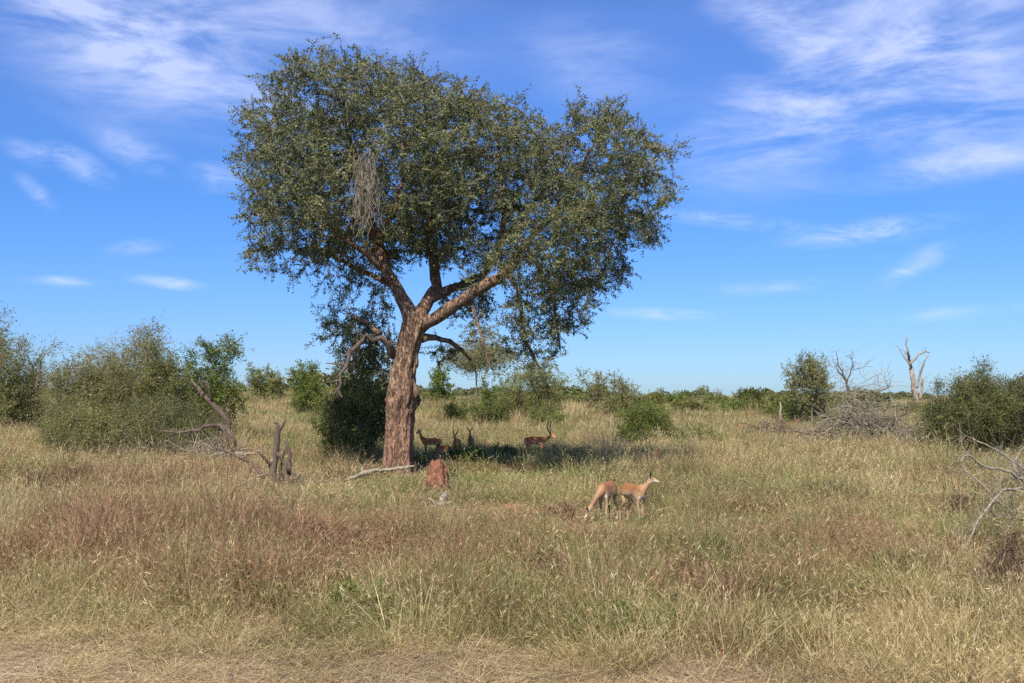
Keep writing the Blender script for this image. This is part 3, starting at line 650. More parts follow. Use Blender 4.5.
dead_tree('dead_snag', gnd(915, Yd), [
    [(917, 408, Yd, 0.275), (915, 390, Yd, 0.25), (912, 375, Yd, 0.21), (910, 362, Yd + 1, 0.165), (908, 352, Yd, 0.11), (906, 345, Yd, 0.065), (907, 336, Yd, 0.04)],
    [(911, 366, Yd, 0.125), (905, 358, Yd, 0.075), (900, 350, Yd, 0.04), (897, 345, Yd, 0.025)], [(911, 364, Yd, 0.125), (918, 355, Yd + .5, 0.1), (926, 351, Yd + .7, 0.09), (930, 352, Yd, 0.05)],
    [(917, 388, Yd, 0.15), (920, 375, Yd, 0.11), (924, 362, Yd - .5, 0.08), (929, 354, Yd - .5, 0.05)], [(920, 400, Yd, 0.175), (922, 388, Yd, 0.15), (922, 378, Yd, 0.11)], [(912, 392, Yd, 0.15), (914, 378, Yd, 0.075), (915, 374, Yd, 0.06)],
    [(908, 358, Yd, 0.05), (904, 351, Yd, 0.03), (899, 349, Yd, 0.015)]],
    'bleached bare snag with forked limbs standing on the right skyline', 'dead tree', 'dead_wood', fine=25, fl=1.2, fr=.025, part='trunk')
Yd = 50
dead_tree('dead_tree', gnd(848, Yd), [
    [(848, 440, Yd, 0.096), (846, 420, Yd, 0.09), (846, 400, Yd, 0.078), (847, 385, Yd, 0.06), (843, 374, Yd, 0.042), (838, 366, Yd, 0.03), (836, 352, Yd, 0.015)],
    [(847, 385, Yd, 0.042), (850, 375, Yd, 0.03), (853, 366, Yd, 0.021), (850, 356, Yd, 0.012)], [(845, 380, Yd, 0.03), (838, 372, Yd, 0.024), (834, 362, Yd, 0.012)],
    [(846, 405, Yd, 0.054), (856, 395, Yd - .5, 0.042), (864, 390, Yd - .6, 0.036), (875, 393, Yd, 0.03), (888, 388, Yd, 0.024), (891, 380, Yd, 0.012)],
    [(846, 410, Yd, 0.06), (840, 402, Yd - .4, 0.036), (836, 396, Yd - .5, 0.024)], [(850, 430, Yd, 0.06), (860, 432, Yd - .5, 0.054), (868, 428, Yd - .8, 0.048), (869, 418, Yd - .8, 0.036), (866, 408, Yd - .8, 0.024)],
    [(888, 388, Yd, 0.018), (884, 378, Yd, 0.012), (889, 375, Yd, 0.006)], [(853, 370, Yd, 0.018), (862, 368, Yd, 0.012), (867, 366, Yd, 0.006)]],
    'dark crooked dead tree with thin bare top branches rising out of the brush heap', 'dead tree', 'dark_wood', 'dead_twig', fine=150, fl=.7, fr=.012, part='trunk')
def brush_pile(name, cx, cy, wp, hp, Y, n, label, mat='dead_twig', ln=1.0, r=.02, thick=6, cat='brush pile', wood='dead_wood', tall=1.0):
    g = gnd(cx, Y); root = empty(name, g, label, cat); W = wp / F * Y; h = hp / F * Y; A = []; B = []; rr = []
    rng = R
    for k in range(n):
        x = rng.normal() * W * .24; y = rng.normal() * W * .14; z = abs(rng.normal()) * h * .3 * (1 - min(1, abs(x) / W)) * 1.5 + .05
        d = unit(np.array([rng.normal(), rng.normal() * .8, rng.normal() * .5 + .15])); L = ln * rng.uniform(.3, 1.2); p = np.array([x, y, z]) - d * L * .4; q0 = rng.uniform(.3, 1) * r
        if p[2] < 0: p[2] = .03
        for j in range(4):
            q = p + d * L / 4; q[2] = max(.02, q[2]); A.append(p); B.append(q); rr.append(q0 * (1 - j * .22))
            if rng.random() < .5: A.append(q); B.append(q + unit(d + rng.normal(size=3) * .9) * L * .3); rr.append(q0 * .35)
            p = q; d = unit(d + rng.normal(size=3) * .25 + np.array([0, 0, -.05]))
    V, Q = prisms(A, B, np.array(rr), np.array(rr) * .75); mb = MB(); mb.add(V, Q, np.repeat(R.random(len(A)), 6)); mb.build('sticks', M[mat], root)
    if thick:
        mb = MB()
        for k in range(thick):
            p = np.array([rng.normal() * W * .2, rng.normal() * W * .1, rng.uniform(.1, .5) * h]); a = rng.uniform(-1, 1) * .9; d = np.array([math.cos(a) * rng.choice([-1, 1]), rng.normal() * .4, abs(math.sin(a)) * .6 * tall])
            P = [(*p, r * 1.9)]
            for j in range(5):
                p = p + unit(d) * ln * .35; p[2] = max(.03, p[2]); d = d + rng.normal(size=3) * .35; P.append((*p, r * 1.9 * (1 - j * .19)))
            P = np.array(P); P = polyline(P, .15, .02); V, Q = tube(P[:, :3], P[:, 3], 7, .3, k); mb = MB(); mb.add(V, Q); mb.build('branch', M[wood], root, smoothed=True)
    return root
brush_pile('brush_heap', 862, 440, 104, 66, 46, 950, 'tall heap of tangled grey dead branches beneath the crooked dead tree', ln=1.8, r=.022, thick=20, wood='dark_wood')
brush_pile('brush_heap', 915, 447, 90, 26, 45, 420, 'low grey brushwood spread between the tangled heap and the thorn bush', ln=1.2, r=.018, thick=5)
brush_pile('brush_heap', 775, 437, 70, 22, 54, 380, 'low reddish brown heap of dead brush beside the pale post', mat='dead_dark', ln=1.2, r=.022, thick=6, wood='rust_wood')
brush_pile('brush_heap', 150, 440, 190, 26, 37.5, 420, 'long heap of grey dead sticks along the foot of the left thicket', mat='dead_dark', ln=1.2, r=.011, thick=8, wood='dark_wood')
brush_pile('brush_heap', 215, 430, 50, 30, 36.5, 200, 'grey curled dead branches at the right end of the left thicket', ln=1.2, r=.022, thick=7)
brush_pile('brush_heap', 285, 480, 110, 18, 27.5, 260, 'sparse grey twigs lying in the grass around the forked dead stump', ln=.8, r=.008, thick=0)
brush_pile('brush_heap', 660, 433, 80, 20, 53, 200, 'pale dry twigs in the grass behind the dense dark bush', ln=1.0, r=.012, thick=0)
brush_pile('brush_heap', 600, 452, 90, 18, 45, 160, 'faint pale twigs above the right end of the shade', ln=.9, r=.010, thick=0)
dead_tree('leaning_trunk', gnd(217, 38.6), [[(236, 446, 38.6, 0.112), (222, 414, 38.6, 0.105), (214, 406, 38.6, 0.105), (207, 399, 38.6, 0.093), (200, 391, 38.6, 0.081), (194, 384, 38.8, 0.062), (191, 378, 38.8, 0.031)],
    [(212, 404, 38.6, 0.05), (210, 392, 38.4, 0.043), (205, 382, 38.3, 0.037), (200, 381, 38.2, 0.031), (196, 388, 38.1, 0.022)], [(203, 380, 38.3, 0.031), (202, 374, 38.3, 0.019)], [(190, 404, 38.1, 0.025), (196, 396, 38.1, 0.025), (201, 390, 38.2, 0.031)]],
    'short leaning dead trunk with looped pale branch in front of the bright bush', 'dead tree', 'dark_wood', part='trunk')
dead_tree('curled_dead_branch', gnd(225, 37), [[(160, 431, 37, .03), (185, 432, 36.8, .04), (205, 426, 36.6, .06), (220, 425, 36.4, .07), (230, 434, 36.2, .075), (236, 446, 36.2, .04)], [(222, 427, 36.4, .045), (220, 440, 36.2, .035), (226, 452, 36.1, .02)],
    [(215, 425, 36.4, .05), (224, 430, 36, .05), (228, 442, 35.9, .03)]], 'thick curled grey dead branch arching at the right end of the left thicket', 'dead branch', 'dark_wood', fine=60, fl=.5)
dead_tree('dead_stump', gnd(278, 26.5), [[(273, 487, 26.5, .10), (273, 470, 26.5, .09), (270, 462, 26.5, .085)], [(273, 478, 26.5, .08), (275, 463, 26.5, .07), (277, 445, 26.5, .075), (278, 432, 26.5, .07), (277, 424, 26.5, .06)], [(278, 432, 26.5, .05), (283, 425, 26.5, .035), (285, 421, 26.5, .02)],
    [(277, 424, 26.5, .04), (274, 422, 26.5, .03)], [(291, 482, 26.5, .07), (289, 470, 26.5, .06), (290, 455, 26.5, .055), (287, 446, 26.5, .05), (285, 441, 26.5, .04)], [(289, 472, 26.4, .05), (283, 462, 26.4, .045), (277, 453, 26.3, .04)],
    [(272, 466, 26.5, .05), (265, 459, 26.3, .04), (258, 451, 26.2, .02)], [(282, 484, 26.6, .06), (280, 470, 26.6, .05), (283, 455, 26.6, .03), (286, 448, 26.6, .015)]],
    'forked grey dead stump with broken top standing in the grass left of the acacia', 'dead stump', 'dark_wood', fine=20, fl=.3, part='trunk')
dead_tree('dead_branch', gnd(255, 25.5), [[(214, 447, 25.5, .03), (225, 451, 25.5, .035), (236, 455, 25.5, .04), (250, 462, 25.4, .04), (258, 470, 25.3, .05), (264, 478, 25.2, .04)], [(252, 463, 25.4, .035), (250, 473, 25.3, .03)], [(214, 447, 25.5, .02), (217, 440, 25.5, .01)]],
    'thin dark dead branch reaching left from the forked stump', 'dead branch', 'dark_wood', fine=14, fl=.25)
dead_tree('dead_branch', gnd(250, 24.8), [[(240, 486, 24.5, .015), (248, 480, 24.5, .02), (258, 476, 24.6, .022), (268, 474, 24.8, .02)]], 'slim pale dead stick lying below the dark branch', 'dead branch')
dead_tree('fallen_branch', gnd(370, 28.2), [[(345, 480, 28.2, .03), (356, 477, 28.2, .06), (364, 473, 28.1, .085), (374, 471, 28, .06), (388, 470, 27.8, .05), (402, 468, 27.6, .045), (414, 466, 27.5, .02)], [(363, 473, 28.1, .05), (362, 467, 28.1, .03)]],
    'crooked pale fallen branch lying against the foot of the acacia', 'fallen branch', 'dead_wood', fine=10, fl=.2)
dead_tree('pale_post', gnd(781, 56), [[(781, 444, 56, .10), (781, 428, 56, .09), (780, 412, 56, .07), (780, 402, 56, .03)]], 'slim pale dead post standing at the reddish brush heap', 'dead stump', 'dead_wood', part='trunk')
dead_tree('broken_stump', gnd(740, 58), [[(737, 446, 58, .25), (737, 436, 58, .24), (738, 428, 58, .16)], [(738, 430, 58, .16), (741, 426, 58, .13), (744, 430, 58, .08)]], 'short orange brown broken stump with dark top in the mid distance', 'stump', 'rust_wood', part='trunk')
dead_tree('weathered_stump', gnd(656, 40), [[(654, 474, 38, .10), (655, 464, 38, .09), (657, 456, 38, .085), (657, 449, 38, .06)], [(656, 458, 38, .06), (660, 451, 38, .04)]], 'thin pinkish stump behind the head of the standing antelope', 'stump', 'rust_wood', part='trunk')
dead_tree('snag_stub', gnd(38, 50), [[(37, 392, 50, .09), (38, 380, 50, .08), (40, 373, 50, .06), (38, 366, 50, .05)]], 'short black dead stub between the left edge tree and the thicket', 'stump', 'dark_wood', part='trunk')
# big pale dead branches at the right edge
dead_tree('dead_bough', gnd(1018, 16.5), [
    [(1045, 500, 16.6, 0.034), (1022, 478, 16.5, 0.0272), (1005, 471, 16.4, 0.0224), (985, 467, 16.3, 0.019), (972, 457, 16.2, 0.0163), (964, 456, 16.1, 0.0136), (961, 462, 16.0, 0.0122), (966, 471, 15.9, 0.0122), (985, 487, 15.8, 0.0116), (1003, 505, 15.7, 0.0102), (1018, 517, 15.6, 0.0082)],
    [(1040, 490, 16.6, 0.0238), (1018, 464, 16.5, 0.019), (1000, 452, 16.5, 0.015), (985, 444, 16.5, 0.0122), (966, 436, 16.6, 0.0068)],
    [(1045, 490, 16, 0.0204), (1020, 488, 15.6, 0.019), (1003, 490, 15.3, 0.017), (990, 505, 15.1, 0.0156), (978, 520, 15, 0.015), (970, 538, 14.9, 0.0136), (969, 556, 14.8, 0.0129), (974, 570, 14.7, 0.0116), (980, 584, 14.6, 0.0082)],
    [(970, 557, 14.8, 0.0109), (990, 566, 14.4, 0.0116), (1010, 574, 14.1, 0.0122), (1040, 582, 13.8, 0.0136)], [(1040, 520, 15.4, 0.0136), (1015, 518, 15.2, 0.0109), (1000, 516, 15.1, 0.0082), (985, 516, 15.0, 0.0054)],
    [(1040, 540, 15, 0.0136), (1015, 535, 15, 0.0102), (1003, 548, 14.9, 0.0082), (996, 560, 14.8, 0.0054)], [(1030, 440, 17, 0.0102), (1012, 462, 16.9, 0.0136), (1022, 478, 16.6, 0.017)], [(1045, 605, 13.6, 0.0102), (1015, 590, 13.7, 0.0082), (985, 586, 13.8, 0.0054)],
    [(1016, 517, 15.2, 0.0082), (1008, 530, 15, 0.0068), (1000, 536, 15, 0.0041)], [(1040, 560, 14.3, 0.0095), (1018, 556, 14.3, 0.0075), (1000, 566, 14.3, 0.0048)]],
    'large pale dead bough with long curved bare branches at the right edge', 'dead branch', 'dead_wood', fine=320, fl=.45, fr=.0045)
dead_tree('fallen_log', gnd(765, 55), [[(746, 431, 55, .10), (756, 432, 54.8, .13), (768, 434, 54.6, .13), (780, 437, 54.4, .10), (792, 440, 54.2, .06)], [(768, 433, 54.6, .06), (774, 427, 54.6, .05), (779, 424, 54.6, .02)], [(756, 431, 54.8, .05), (752, 425, 54.8, .03)]],
    'grey fallen log lying in the grass between the pale post and the orange stump', 'fallen log', 'dead_wood', fine=30, fl=.6, fr=.012)
# log lump, clod, mound
def lump(name, g, rx, ry, rz, mat, label, cat, seed=0, cone=.0, amp=.25, freq=2.2, n=48, m=28, sink=.1):
    V = []
    for i in range(m + 1):
        t = i / m; ph = t * math.pi * .5; 
        rr = math.cos(ph) ** .7 * (1 - cone * t)
        for j in range(n):
            a = j / n * 2 * math.pi; d = Vector((math.cos(a) * rr, math.sin(a) * rr, math.sin(ph)))
            f = 1 + amp * noise.fractal(Vector((d.x * freq + seed, d.y * freq, d.z * freq * 1.4)), .8, 2.1, 5)
            V.append((d.x * rx * f, d.y * ry * f, d.z * rz * (1 + .5 * (f - 1)) - sink))
    i = np.arange(m)[:, None] * n; j = np.arange(n)[None]; k = (j + 1) % n
    Q = np.stack([i + j, i + k, i + n + k, i + n + j], -1).reshape(-1, 4)
    o = mesh_np(name, V, Q, M[mat], smoothed=True); o.location = g; return tag(o, label, cat)
mg = gnd(438, 27.0)
lump('termite_mound', mg, .34, .34, 1.0, 'mound', 'cone shaped red earth termite mound just right of the acacia trunk', 'termite mound', 3, .22, .26, 2.2, 72, 48, .16)
lump('earth_apron', gnd(439, 27.2), .85, .7, .10, 'mound', 'low skirt of crumbled red earth around the foot of the termite mound', 'soil', 5, amp=.5, sink=.03)
lump('earth_clod', gnd(513, 21.4), .34, .26, .24, 'mound', 'small reddish earth clod in the grass left of the grazing antelope', 'earth clod', 8, amp=.5, sink=.02)
lg = gnd(441, 22.6)
dead_tree('weathered_log', lg, [[(420, 515, 22.6, .05), (431, 512, 22.6, .075), (440, 506, 22.5, .10), (444, 497, 22.5, .09), (447, 492, 22.5, .04)], [(428, 508, 22.3, .035), (440, 505, 22.2, .05), (452, 502, 22.2, .03)], [(434, 514, 22.2, .07), (446, 511, 22.1, .07), (455, 507, 22.1, .03)], [(438, 507, 22.3, .05), (432, 500, 22.3, .03), (428, 498, 22.3, .015)]],
    'weathered grey and reddish log piece in the grass below the termite mound', 'log', 'dead_wood', fine=14, fl=.22)
dead_tree('dead_branch', gnd(545, 21.6), [[(537, 521, 21.8, .018), (543, 514, 21.7, .022), (549, 507, 21.7, .02), (553, 503, 21.6, .01)]], 'short pale stick poking from the grass right of the earth clod', 'dead branch', fine=12, fl=.2)

# ------------------------------------------------------------------ antelopes
def coat_mat(name, gloss=.6):
    m, nt, o = new_mat(name); a = N(nt, 'ShaderNodeAttribute', attribute_name='coat')
    g = N(nt, 'ShaderNodeTexCoord'); n1 = noise_n(nt, g.outputs['Object'], 40, 5, .6)
    s = N(nt, 'ShaderNodeVectorMath', operation='SCALE'); Lk(nt, a.outputs['Color'], s.inputs[0]); Lk(nt, smooth(nt, n1, .3, .7, .85, 1.12), s.inputs['Scale'])
    b = N(nt, 'ShaderNodeBsdfPrincipled'); Lk(nt, s.outputs[0], b.inputs['Base Color']); b.inputs['Roughness'].default_value = gloss; b.inputs['Specular IOR Level'].default_value = .3
    Lk(nt, b.outputs[0], o.inputs[0]); return m
M['coat'] = coat_mat('antelope_coat')
def plain(name, c, r=.5):
    m, nt, o = new_mat(name); b = N(nt, 'ShaderNodeBsdfPrincipled'); b.inputs['Base Color'].default_value = (*c, 1); b.inputs['Roughness'].default_value = r; Lk(nt, b.outputs[0], o.inputs[0]); return m
M['eye'] = plain('eye', (.012, .008, .006), .15); M['horn'] = plain('horn', (.05, .04, .032), .45)
RUF = (.26, .118, .05); TAN = (.40, .255, .15); PALE = (.36, .25, .16); WHT = (.62, .53, .42); BLK = (.03, .022, .018)
def ico(r, c, sq=(1, 1, 1)):
    V = []; n, m = 10, 6
    for i in range(m + 1):
        p = math.pi * i / m
        for j in range(n): a = 2 * math.pi * j / n; V.append((c[0] + r * sq[0] * math.sin(p) * math.cos(a), c[1] + r * sq[1] * math.sin(p) * math.sin(a), c[2] + r * sq[2] * math.cos(p)))
    i = np.arange(m)[:, None] * n; j = np.arange(n)[None]; k = (j + 1) % n
    return np.array(V), np.stack([i + j, i + k, i + n + k, i + n + j], -1).reshape(-1, 4)
def antelope(loc, yaw, neck, hd, label, ram=False, scale=1.0, lie=False, shade_coat=False, step=0.0, group=None, horn_len=1.0):
    """neck: three local points (neck low, neck high, head back); hd: unit direction of the muzzle"""
    root = empty('antelope', loc, label, 'antelope', group); root.rotation_euler = (0, 0, math.radians(yaw)); root.scale = (scale * .95, scale * .80, scale)
    n1, n2, n3 = [np.array(p, float) for p in neck]; hd = np.array(hd, float); hd /= np.linalg.norm(hd)
    side = unit(np.cross([0, 0, 1.], hd)); upv = np.cross(hd, side)
    V = []; Rr = []; E = []; Cn = []
    def nd(p, r, c, parent=None):
        V.append(tuple(map(float, p))); Rr.append(r); Cn.append(c)
        if parent is not None: E.append((parent, len(V) - 1))
        return len(V) - 1
    z = -.40 if lie else 0.0
    mid = nd((-.10, 0, .755 + z), .134, 'T'); ch = nd((.12, 0, .735 + z), .160, 'T', mid); sh = nd((.27, 0, .76 + z), .135, 'T', ch)
    hp = nd((-.27, 0, .765 + z), .140, 'T', mid); rp = nd((-.39, 0, .75 + z), .105, 'T', hp)
    tl = nd((-.455, 0, .68 + z), .024, 'tail', rp); nd((-.485, 0, .55 + z), .016, 'tail', tl)
    a = nd(n1 + [0, 0, z], .070, 'N', sh); b = nd(n2 + [0, 0, z], .046, 'N', a); h = nd(n3 + [0, 0, z], .056, 'H', b)
    m1 = nd(n3 + hd * .09 + upv * -.005 + [0, 0, z], .046, 'H', h); m2 = nd(n3 + hd * .17 - upv * .012 + [0, 0, z], .031, 'M', m1); nd(n3 + hd * .215 - upv * .014 + [0, 0, z], .024, 'M', m2)
    for s in (-1, 1):
        e0 = nd(n3 + side * s * .045 + upv * .035 - hd * .015 + [0, 0, z], .018, 'ear', h); e1 = nd(n3 + side * s * .10 + upv * .08 - hd * .03 + [0, 0, z], .030, 'ear', e0)
        nd(n3 + side * s * .155 + upv * .125 - hd * .035 + [0, 0, z], .008, 'eart', e1)
        if lie:
            k = nd((-.22, s * .15, .22), .075, 'L', hp); f = nd((-.05, s * .20, .09), .035, 'L', k); nd((-.25, s * .20, .05), .02, 'F', f)
            k = nd((.22, s * .12, .2), .06, 'L', ch); f = nd((.36, s * .12, .08), .03, 'L', k); nd((.2, s * .14, .04), .018, 'F', f)
        else:
            st = step * s
            k = nd((-.33, s * .085, .62), (.082), 'T', hp); k = nd((-.27 + st * .5, s * .095, .48), .047, 'L', k); k = nd((-.43 + st, s * .09, .32), .022, 'L', k); k = nd((-.405 + st * 1.1, s * .09, .09), .019, 'F', k); nd((-.385 + st * 1.1, s * .09, .012), .023, 'hoof', k)
            k = nd((.22, s * .08, .60), .060, 'T', ch); k = nd((.20 - st * .4, s * .085, .46), .036, 'L', k); k = nd((.225 - st, s * .08, .27), .020, 'L', k); k = nd((.215 - st, s * .08, .08), .018, 'F', k); nd((.235 - st, s * .08, .012), .022, 'hoof', k)
    me = bpy.data.meshes.new('antelope_body'); me.from_pydata(V, E, []); o = bpy.data.objects.new('body', me); C.objects.link(o)
    md = o.modifiers.new('skin', 'SKIN'); md.use_smooth_shade = True
    if not me.skin_vertices: me.attributes  # created by the modifier below when missing
    bpy.context.view_layer.update()
    if not me.skin_vertices:
        bpy.context.view_layer.objects.active = o
        bpy.ops.mesh.customdata_skin_add()
    sv = me.skin_vertices[0].data
    for i, r in enumerate(Rr): sv[i].radius = (r, r); sv[i].use_root = (i == 0)
    sd = o.modifiers.new('sub', 'SUBSURF'); sd.levels = 2; sd.render_levels = 2
    dg = bpy.context.evaluated_depsgraph_get(); dg.update(); nm = bpy.data.meshes.new_from_object(o.evaluated_get(dg)); o.modifiers.clear(); o.data = nm; nm.name = 'body'
    co = np.empty(len(nm.vertices) * 3, np.float32); nm.vertices.foreach_get('co', co); co = co.reshape(-1, 3)
    no = np.empty(len(nm.vertices) * 3, np.float32); nm.vertices.foreach_get('normal', no); no = no.reshape(-1, 3)
    P = np.array(V); seg = [(P[a], P[b], Cn[b]) for a, b in E]; best = np.full(len(co), 1e9); cl_ = np.zeros((len(co), 3))
    for a_, b_, c in seg:
        ab = b_ - a_; t = np.clip(((co - a_) @ ab) / (ab @ ab), 0, 1); d = np.linalg.norm(co - (a_ + t[:, None] * ab), axis=1); k = d < best; best[k] = d[k]
        zz = co[:, 2] - z
        if c in ('T',):
            col = np.where((zz > .76)[:, None], RUF, TAN); col = np.where(((zz > .72) & (zz <= .76))[:, None], tuple((np.array(RUF) + TAN) / 2), col)
            col = np.where(((zz < .66) & (no[:, 2] < -.15))[:, None], WHT, col)
            stripe = (co[:, 0] < -.44) & (np.abs(np.abs(co[:, 1]) - .06) < .012) & (zz < .78); col = np.where(stripe[:, None], BLK, col)
            wr = (co[:, 0] < -.45) & (np.abs(co[:, 1]) < .045); col = np.where(wr[:, None], WHT, col)
        elif c == 'N': col = np.where((no[:, 2] < -.35)[:, None], PALE, tuple((np.array(RUF) + TAN) / 2))
        elif c == 'H': col = np.where((no[:, 2] < -.2)[:, None], WHT, TAN)
        elif c == 'M': col = np.where((no[:, 2] > .2)[:, None], TAN, WHT)
        else: col = np.array({'L': PALE if not lie else TAN, 'F': PALE, 'hoof': BLK, 'ear': PALE, 'eart': BLK, 'tail': WHT}[c])[None].repeat(len(co), 0)
        cl_[k] = col[k]
    if shade_coat: cl_ = np.minimum(.8, cl_ * np.array([1.35, .85, .6]))  # coat of the shaded animals reddened in colour to offset blue skylight
    at_ = nm.attributes.new('coat', 'FLOAT_COLOR', 'POINT'); at_.data.foreach_set('color', np.hstack([cl_, np.ones((len(co), 1))]).astype(np.float32).ravel())
    nm.materials.clear(); nm.materials.append(M['coat']); o.parent = root
    H3 = n3 + [0, 0, z]
    for s in (-1, 1):
        c = H3 + hd * .045 + side * s * .046 + upv * .014; V_, Q_ = ico(.0135, c); mesh_np('eye', V_, Q_, M['eye'], root, smoothed=True)
        if ram:
            k = []; L = horn_len
            for t in np.linspace(0, 1, 22):
                lat = .028 + .17 * math.sin(min(1, t * 1.35) * math.pi * .62) - .10 * max(0, t - .6) * 2; bk = -.16 * math.sin(t * math.pi * .9) + .06 * t; hgt = .52 * t - .04
                k.append(H3 + side * s * lat * L + hd * (bk * L + .005) + np.array([0, 0, 1]) * hgt * L + upv * .05)
            rad = [.026 * (1 - .7 * t) * (1 + .10 * math.sin(t * 70) * (t < .7)) for t in np.linspace(0, 1, 22)]
            V_, Q_ = tube(k, rad, 8); mesh_np('horn', V_, Q_, M['horn'], root, smoothed=True)
    return root
def ry(v, deg):                                           # world-plane direction into the animal's own frame
    a = math.radians(-deg); return (v[0] * math.cos(a) - v[1] * math.sin(a), v[0] * math.sin(a) + v[1] * math.cos(a), v[2])
g = gp(635, 528)
d = ry((1, -.15, 0), -62); nk = lambda f, h: (.27 + d[0] * f, d[1] * f, h)
antelope(g, -62, [nk(.09, .85), nk(.15, .93), nk(.19, 1.00)], ry((1, -.15, -.25), -62), 'tan antelope standing with raised head looking right, in the sun', scale=.97, step=.03, group='antelopes by the acacia')
g = gp(607, 527)
antelope(g, 246, [(.40, -.08, .64), (.46, -.18, .47), (.48, -.28, .34)], (.35, -.5, -.9), 'tan antelope grazing with its head down in the sun, left of the standing one', scale=1.0, step=-.04, group='antelopes by the acacia')
UPN = [(.38, 0, .90), (.43, 0, 1.03), (.46, 0, 1.13)]
g = gnd(431, 39.5)
antelope(g, 180, UPN, (.8, -.5, -.25), 'dark brown antelope standing in shade just behind the acacia trunk', shade_coat=True, group='antelopes by the acacia')
g = gnd(444, 36)
antelope(g, 175, [(.40, 0, .62), (.46, 0, .42), (.48, 0, .25)], (.3, 0, -1), 'small reddish antelope grazing in shade above the termite mound', scale=.85, shade_coat=True, group='antelopes by the acacia')
g = gnd(457, 39.5)
antelope(g, 262, [(.36, 0, .86), (.41, 0, .96), (.44, 0, 1.02)], (1, -.3, -.3), 'antelope ram with upright horns half hidden behind the fresh green bush', ram=True, horn_len=.8, shade_coat=True, group='antelopes by the acacia', scale=.95)
g = gnd(471, 40.5)
antelope(g, 268, UPN, (1, 0, -.25), 'antelope facing the camera with raised ears at the edge of the shade', shade_coat=True, group='antelopes by the acacia')
g = gnd(536, 39)
antelope(g, 2, [(.40, 0, .80), (.50, 0, .86), (.56, 0, .93)], (.9, -.35, -.35), 'antelope ram with lyre shaped horns standing in the middle of the shade', ram=True, scale=1.1, shade_coat=True, group='antelopes by the acacia')

# ------------------------------------------------------------------ grass and herbs (nobody could count them)
gm = {
 'straw': leaf_mat('straw_grass', [(0, (.16, .115, .05)), (.3, (.33, .25, .12)), (.7, (.50, .40, .215)), (1, (.72, .60, .38))], .25, 3, True, .15),
 'olive': leaf_mat('olive_grass', [(0, (.09, .10, .03)), (.4, (.19, .19, .062)), (.75, (.35, .31, .13)), (1, (.62, .51, .29))], .25, 3, True, .18),
 'green': leaf_mat('green_grass', [(0, (.055, .09, .02)), (.5, (.125, .18, .04)), (.85, (.26, .30, .10)), (1, (.50, .45, .22))], .28, 2, True, .2),
 'russet': leaf_mat('russet_grass', [(0, (.09, .042, .026)), (.4, (.21, .105, .06)), (.75, (.36, .215, .13)), (1, (.57, .42, .26))], .2, 2, True, .2),
 'thatch': leaf_mat('grass_litter', [(0, (.20, .135, .095)), (.5, (.46, .34, .235)), (1, (.74, .60, .44))], .1, 3, True, .15),
 'herb': leaf_mat('herb_leaf', [(0, (.06, .10, .022)), (.6, (.12, .18, .04)), (1, (.24, .28, .10))], .3, 2, True, .2),
}
def tuft(n, rad, h, wd, lean=.35, curl=.5, flat=0.0, seeds=0.0, hvar=(.45, 1.15)):
    a = R.random(n) * 2 * math.pi; q = R.random(n) ** .5 * rad; b = np.stack([np.cos(a) * q, np.sin(a) * q, np.zeros(n) - .02], -1)
    az_ = a + R.normal(size=n) * 1.1; L = h * R.uniform(*hvar, n); ln = np.abs(R.normal(size=n)) * lean + q / rad * lean * .4 + flat
    out_ = np.stack([np.cos(az_), np.sin(az_), np.zeros(n)], -1)
    sd = np.stack([-np.sin(az_ + R.normal(size=n) * .9), np.cos(az_ + R.normal(size=n) * .9), np.zeros(n)], -1); sd = unit(sd)
    pts = [b]; ang = ln.copy(); 
    for k in range(3):
        dv = out_ * np.sin(ang)[:, None] + np.array([0, 0, 1]) * np.cos(ang)[:, None]; pts.append(pts[-1] + dv * (L / 3)[:, None]); ang = np.minimum(ang + R.random(n) * curl * .8, 2.3)
    V = []; w_ = wd * R.uniform(.6, 1.3, n)
    for k, f in enumerate((.8, 1, .75, .15)):
        V.append(pts[k] - sd * (w_ * f / 2)[:, None]); V.append(pts[k] + sd * (w_ * f / 2)[:, None])
    V = np.stack(V, 1).reshape(-1, 3); o = np.arange(n)[:, None] * 8
    Q = np.concatenate([np.stack([o[:, 0] + 2 * k, o[:, 0] + 2 * k + 1, o[:, 0] + 2 * k + 3, o[:, 0] + 2 * k + 2], -1) for k in range(3)])
    rr = np.repeat(R.random(n), 8)
    if seeds:
        m_ = R.random(n) < seeds; P = pts[3][m_]; D = unit(pts[3][m_] - pts[2][m_]); k = int(m_.sum())
        if k:
            P = np.repeat(P, 3, 0) - np.repeat(D, 3, 0) * R.random((k * 3, 1)) * h * .18; D3 = unit(np.repeat(D, 3, 0) + R.normal(size=(k * 3, 3)) * .35)
            V2, Q2 = leaves(P, D3, h * .10, wd * 1.6); Q = np.vstack([Q, Q2 + len(V)]); V = np.vstack([V, V2]); rr = np.concatenate([rr, np.repeat(R.uniform(.5, 1, k * 3), 4)])
    return V, Q, rr
def herb(h, rad, ns, nlv, ll):
    A = []; B = []
    for k in range(ns):
        p = np.array([R.normal() * rad * .2, R.normal() * rad * .2, -.02]); d = unit(np.array([R.normal() * .5, R.normal() * .5, 1]))
        for j in range(4):
            q = p + d * h / 4; A.append(p); B.append(q); p = q; d = unit(d + R.normal(size=3) * .3)
    A = np.array(A); B = np.array(B); V, Q = prisms(A, B, np.full(len(A), .0025), np.full(len(A), .002)); V2, Q2, r2 = leafed(A, B, nlv, ll, ll * .5, .02)
    return np.vstack([V, V2]), np.vstack([Q, Q2 + len(V)]), np.concatenate([np.full(len(V), .8), r2])
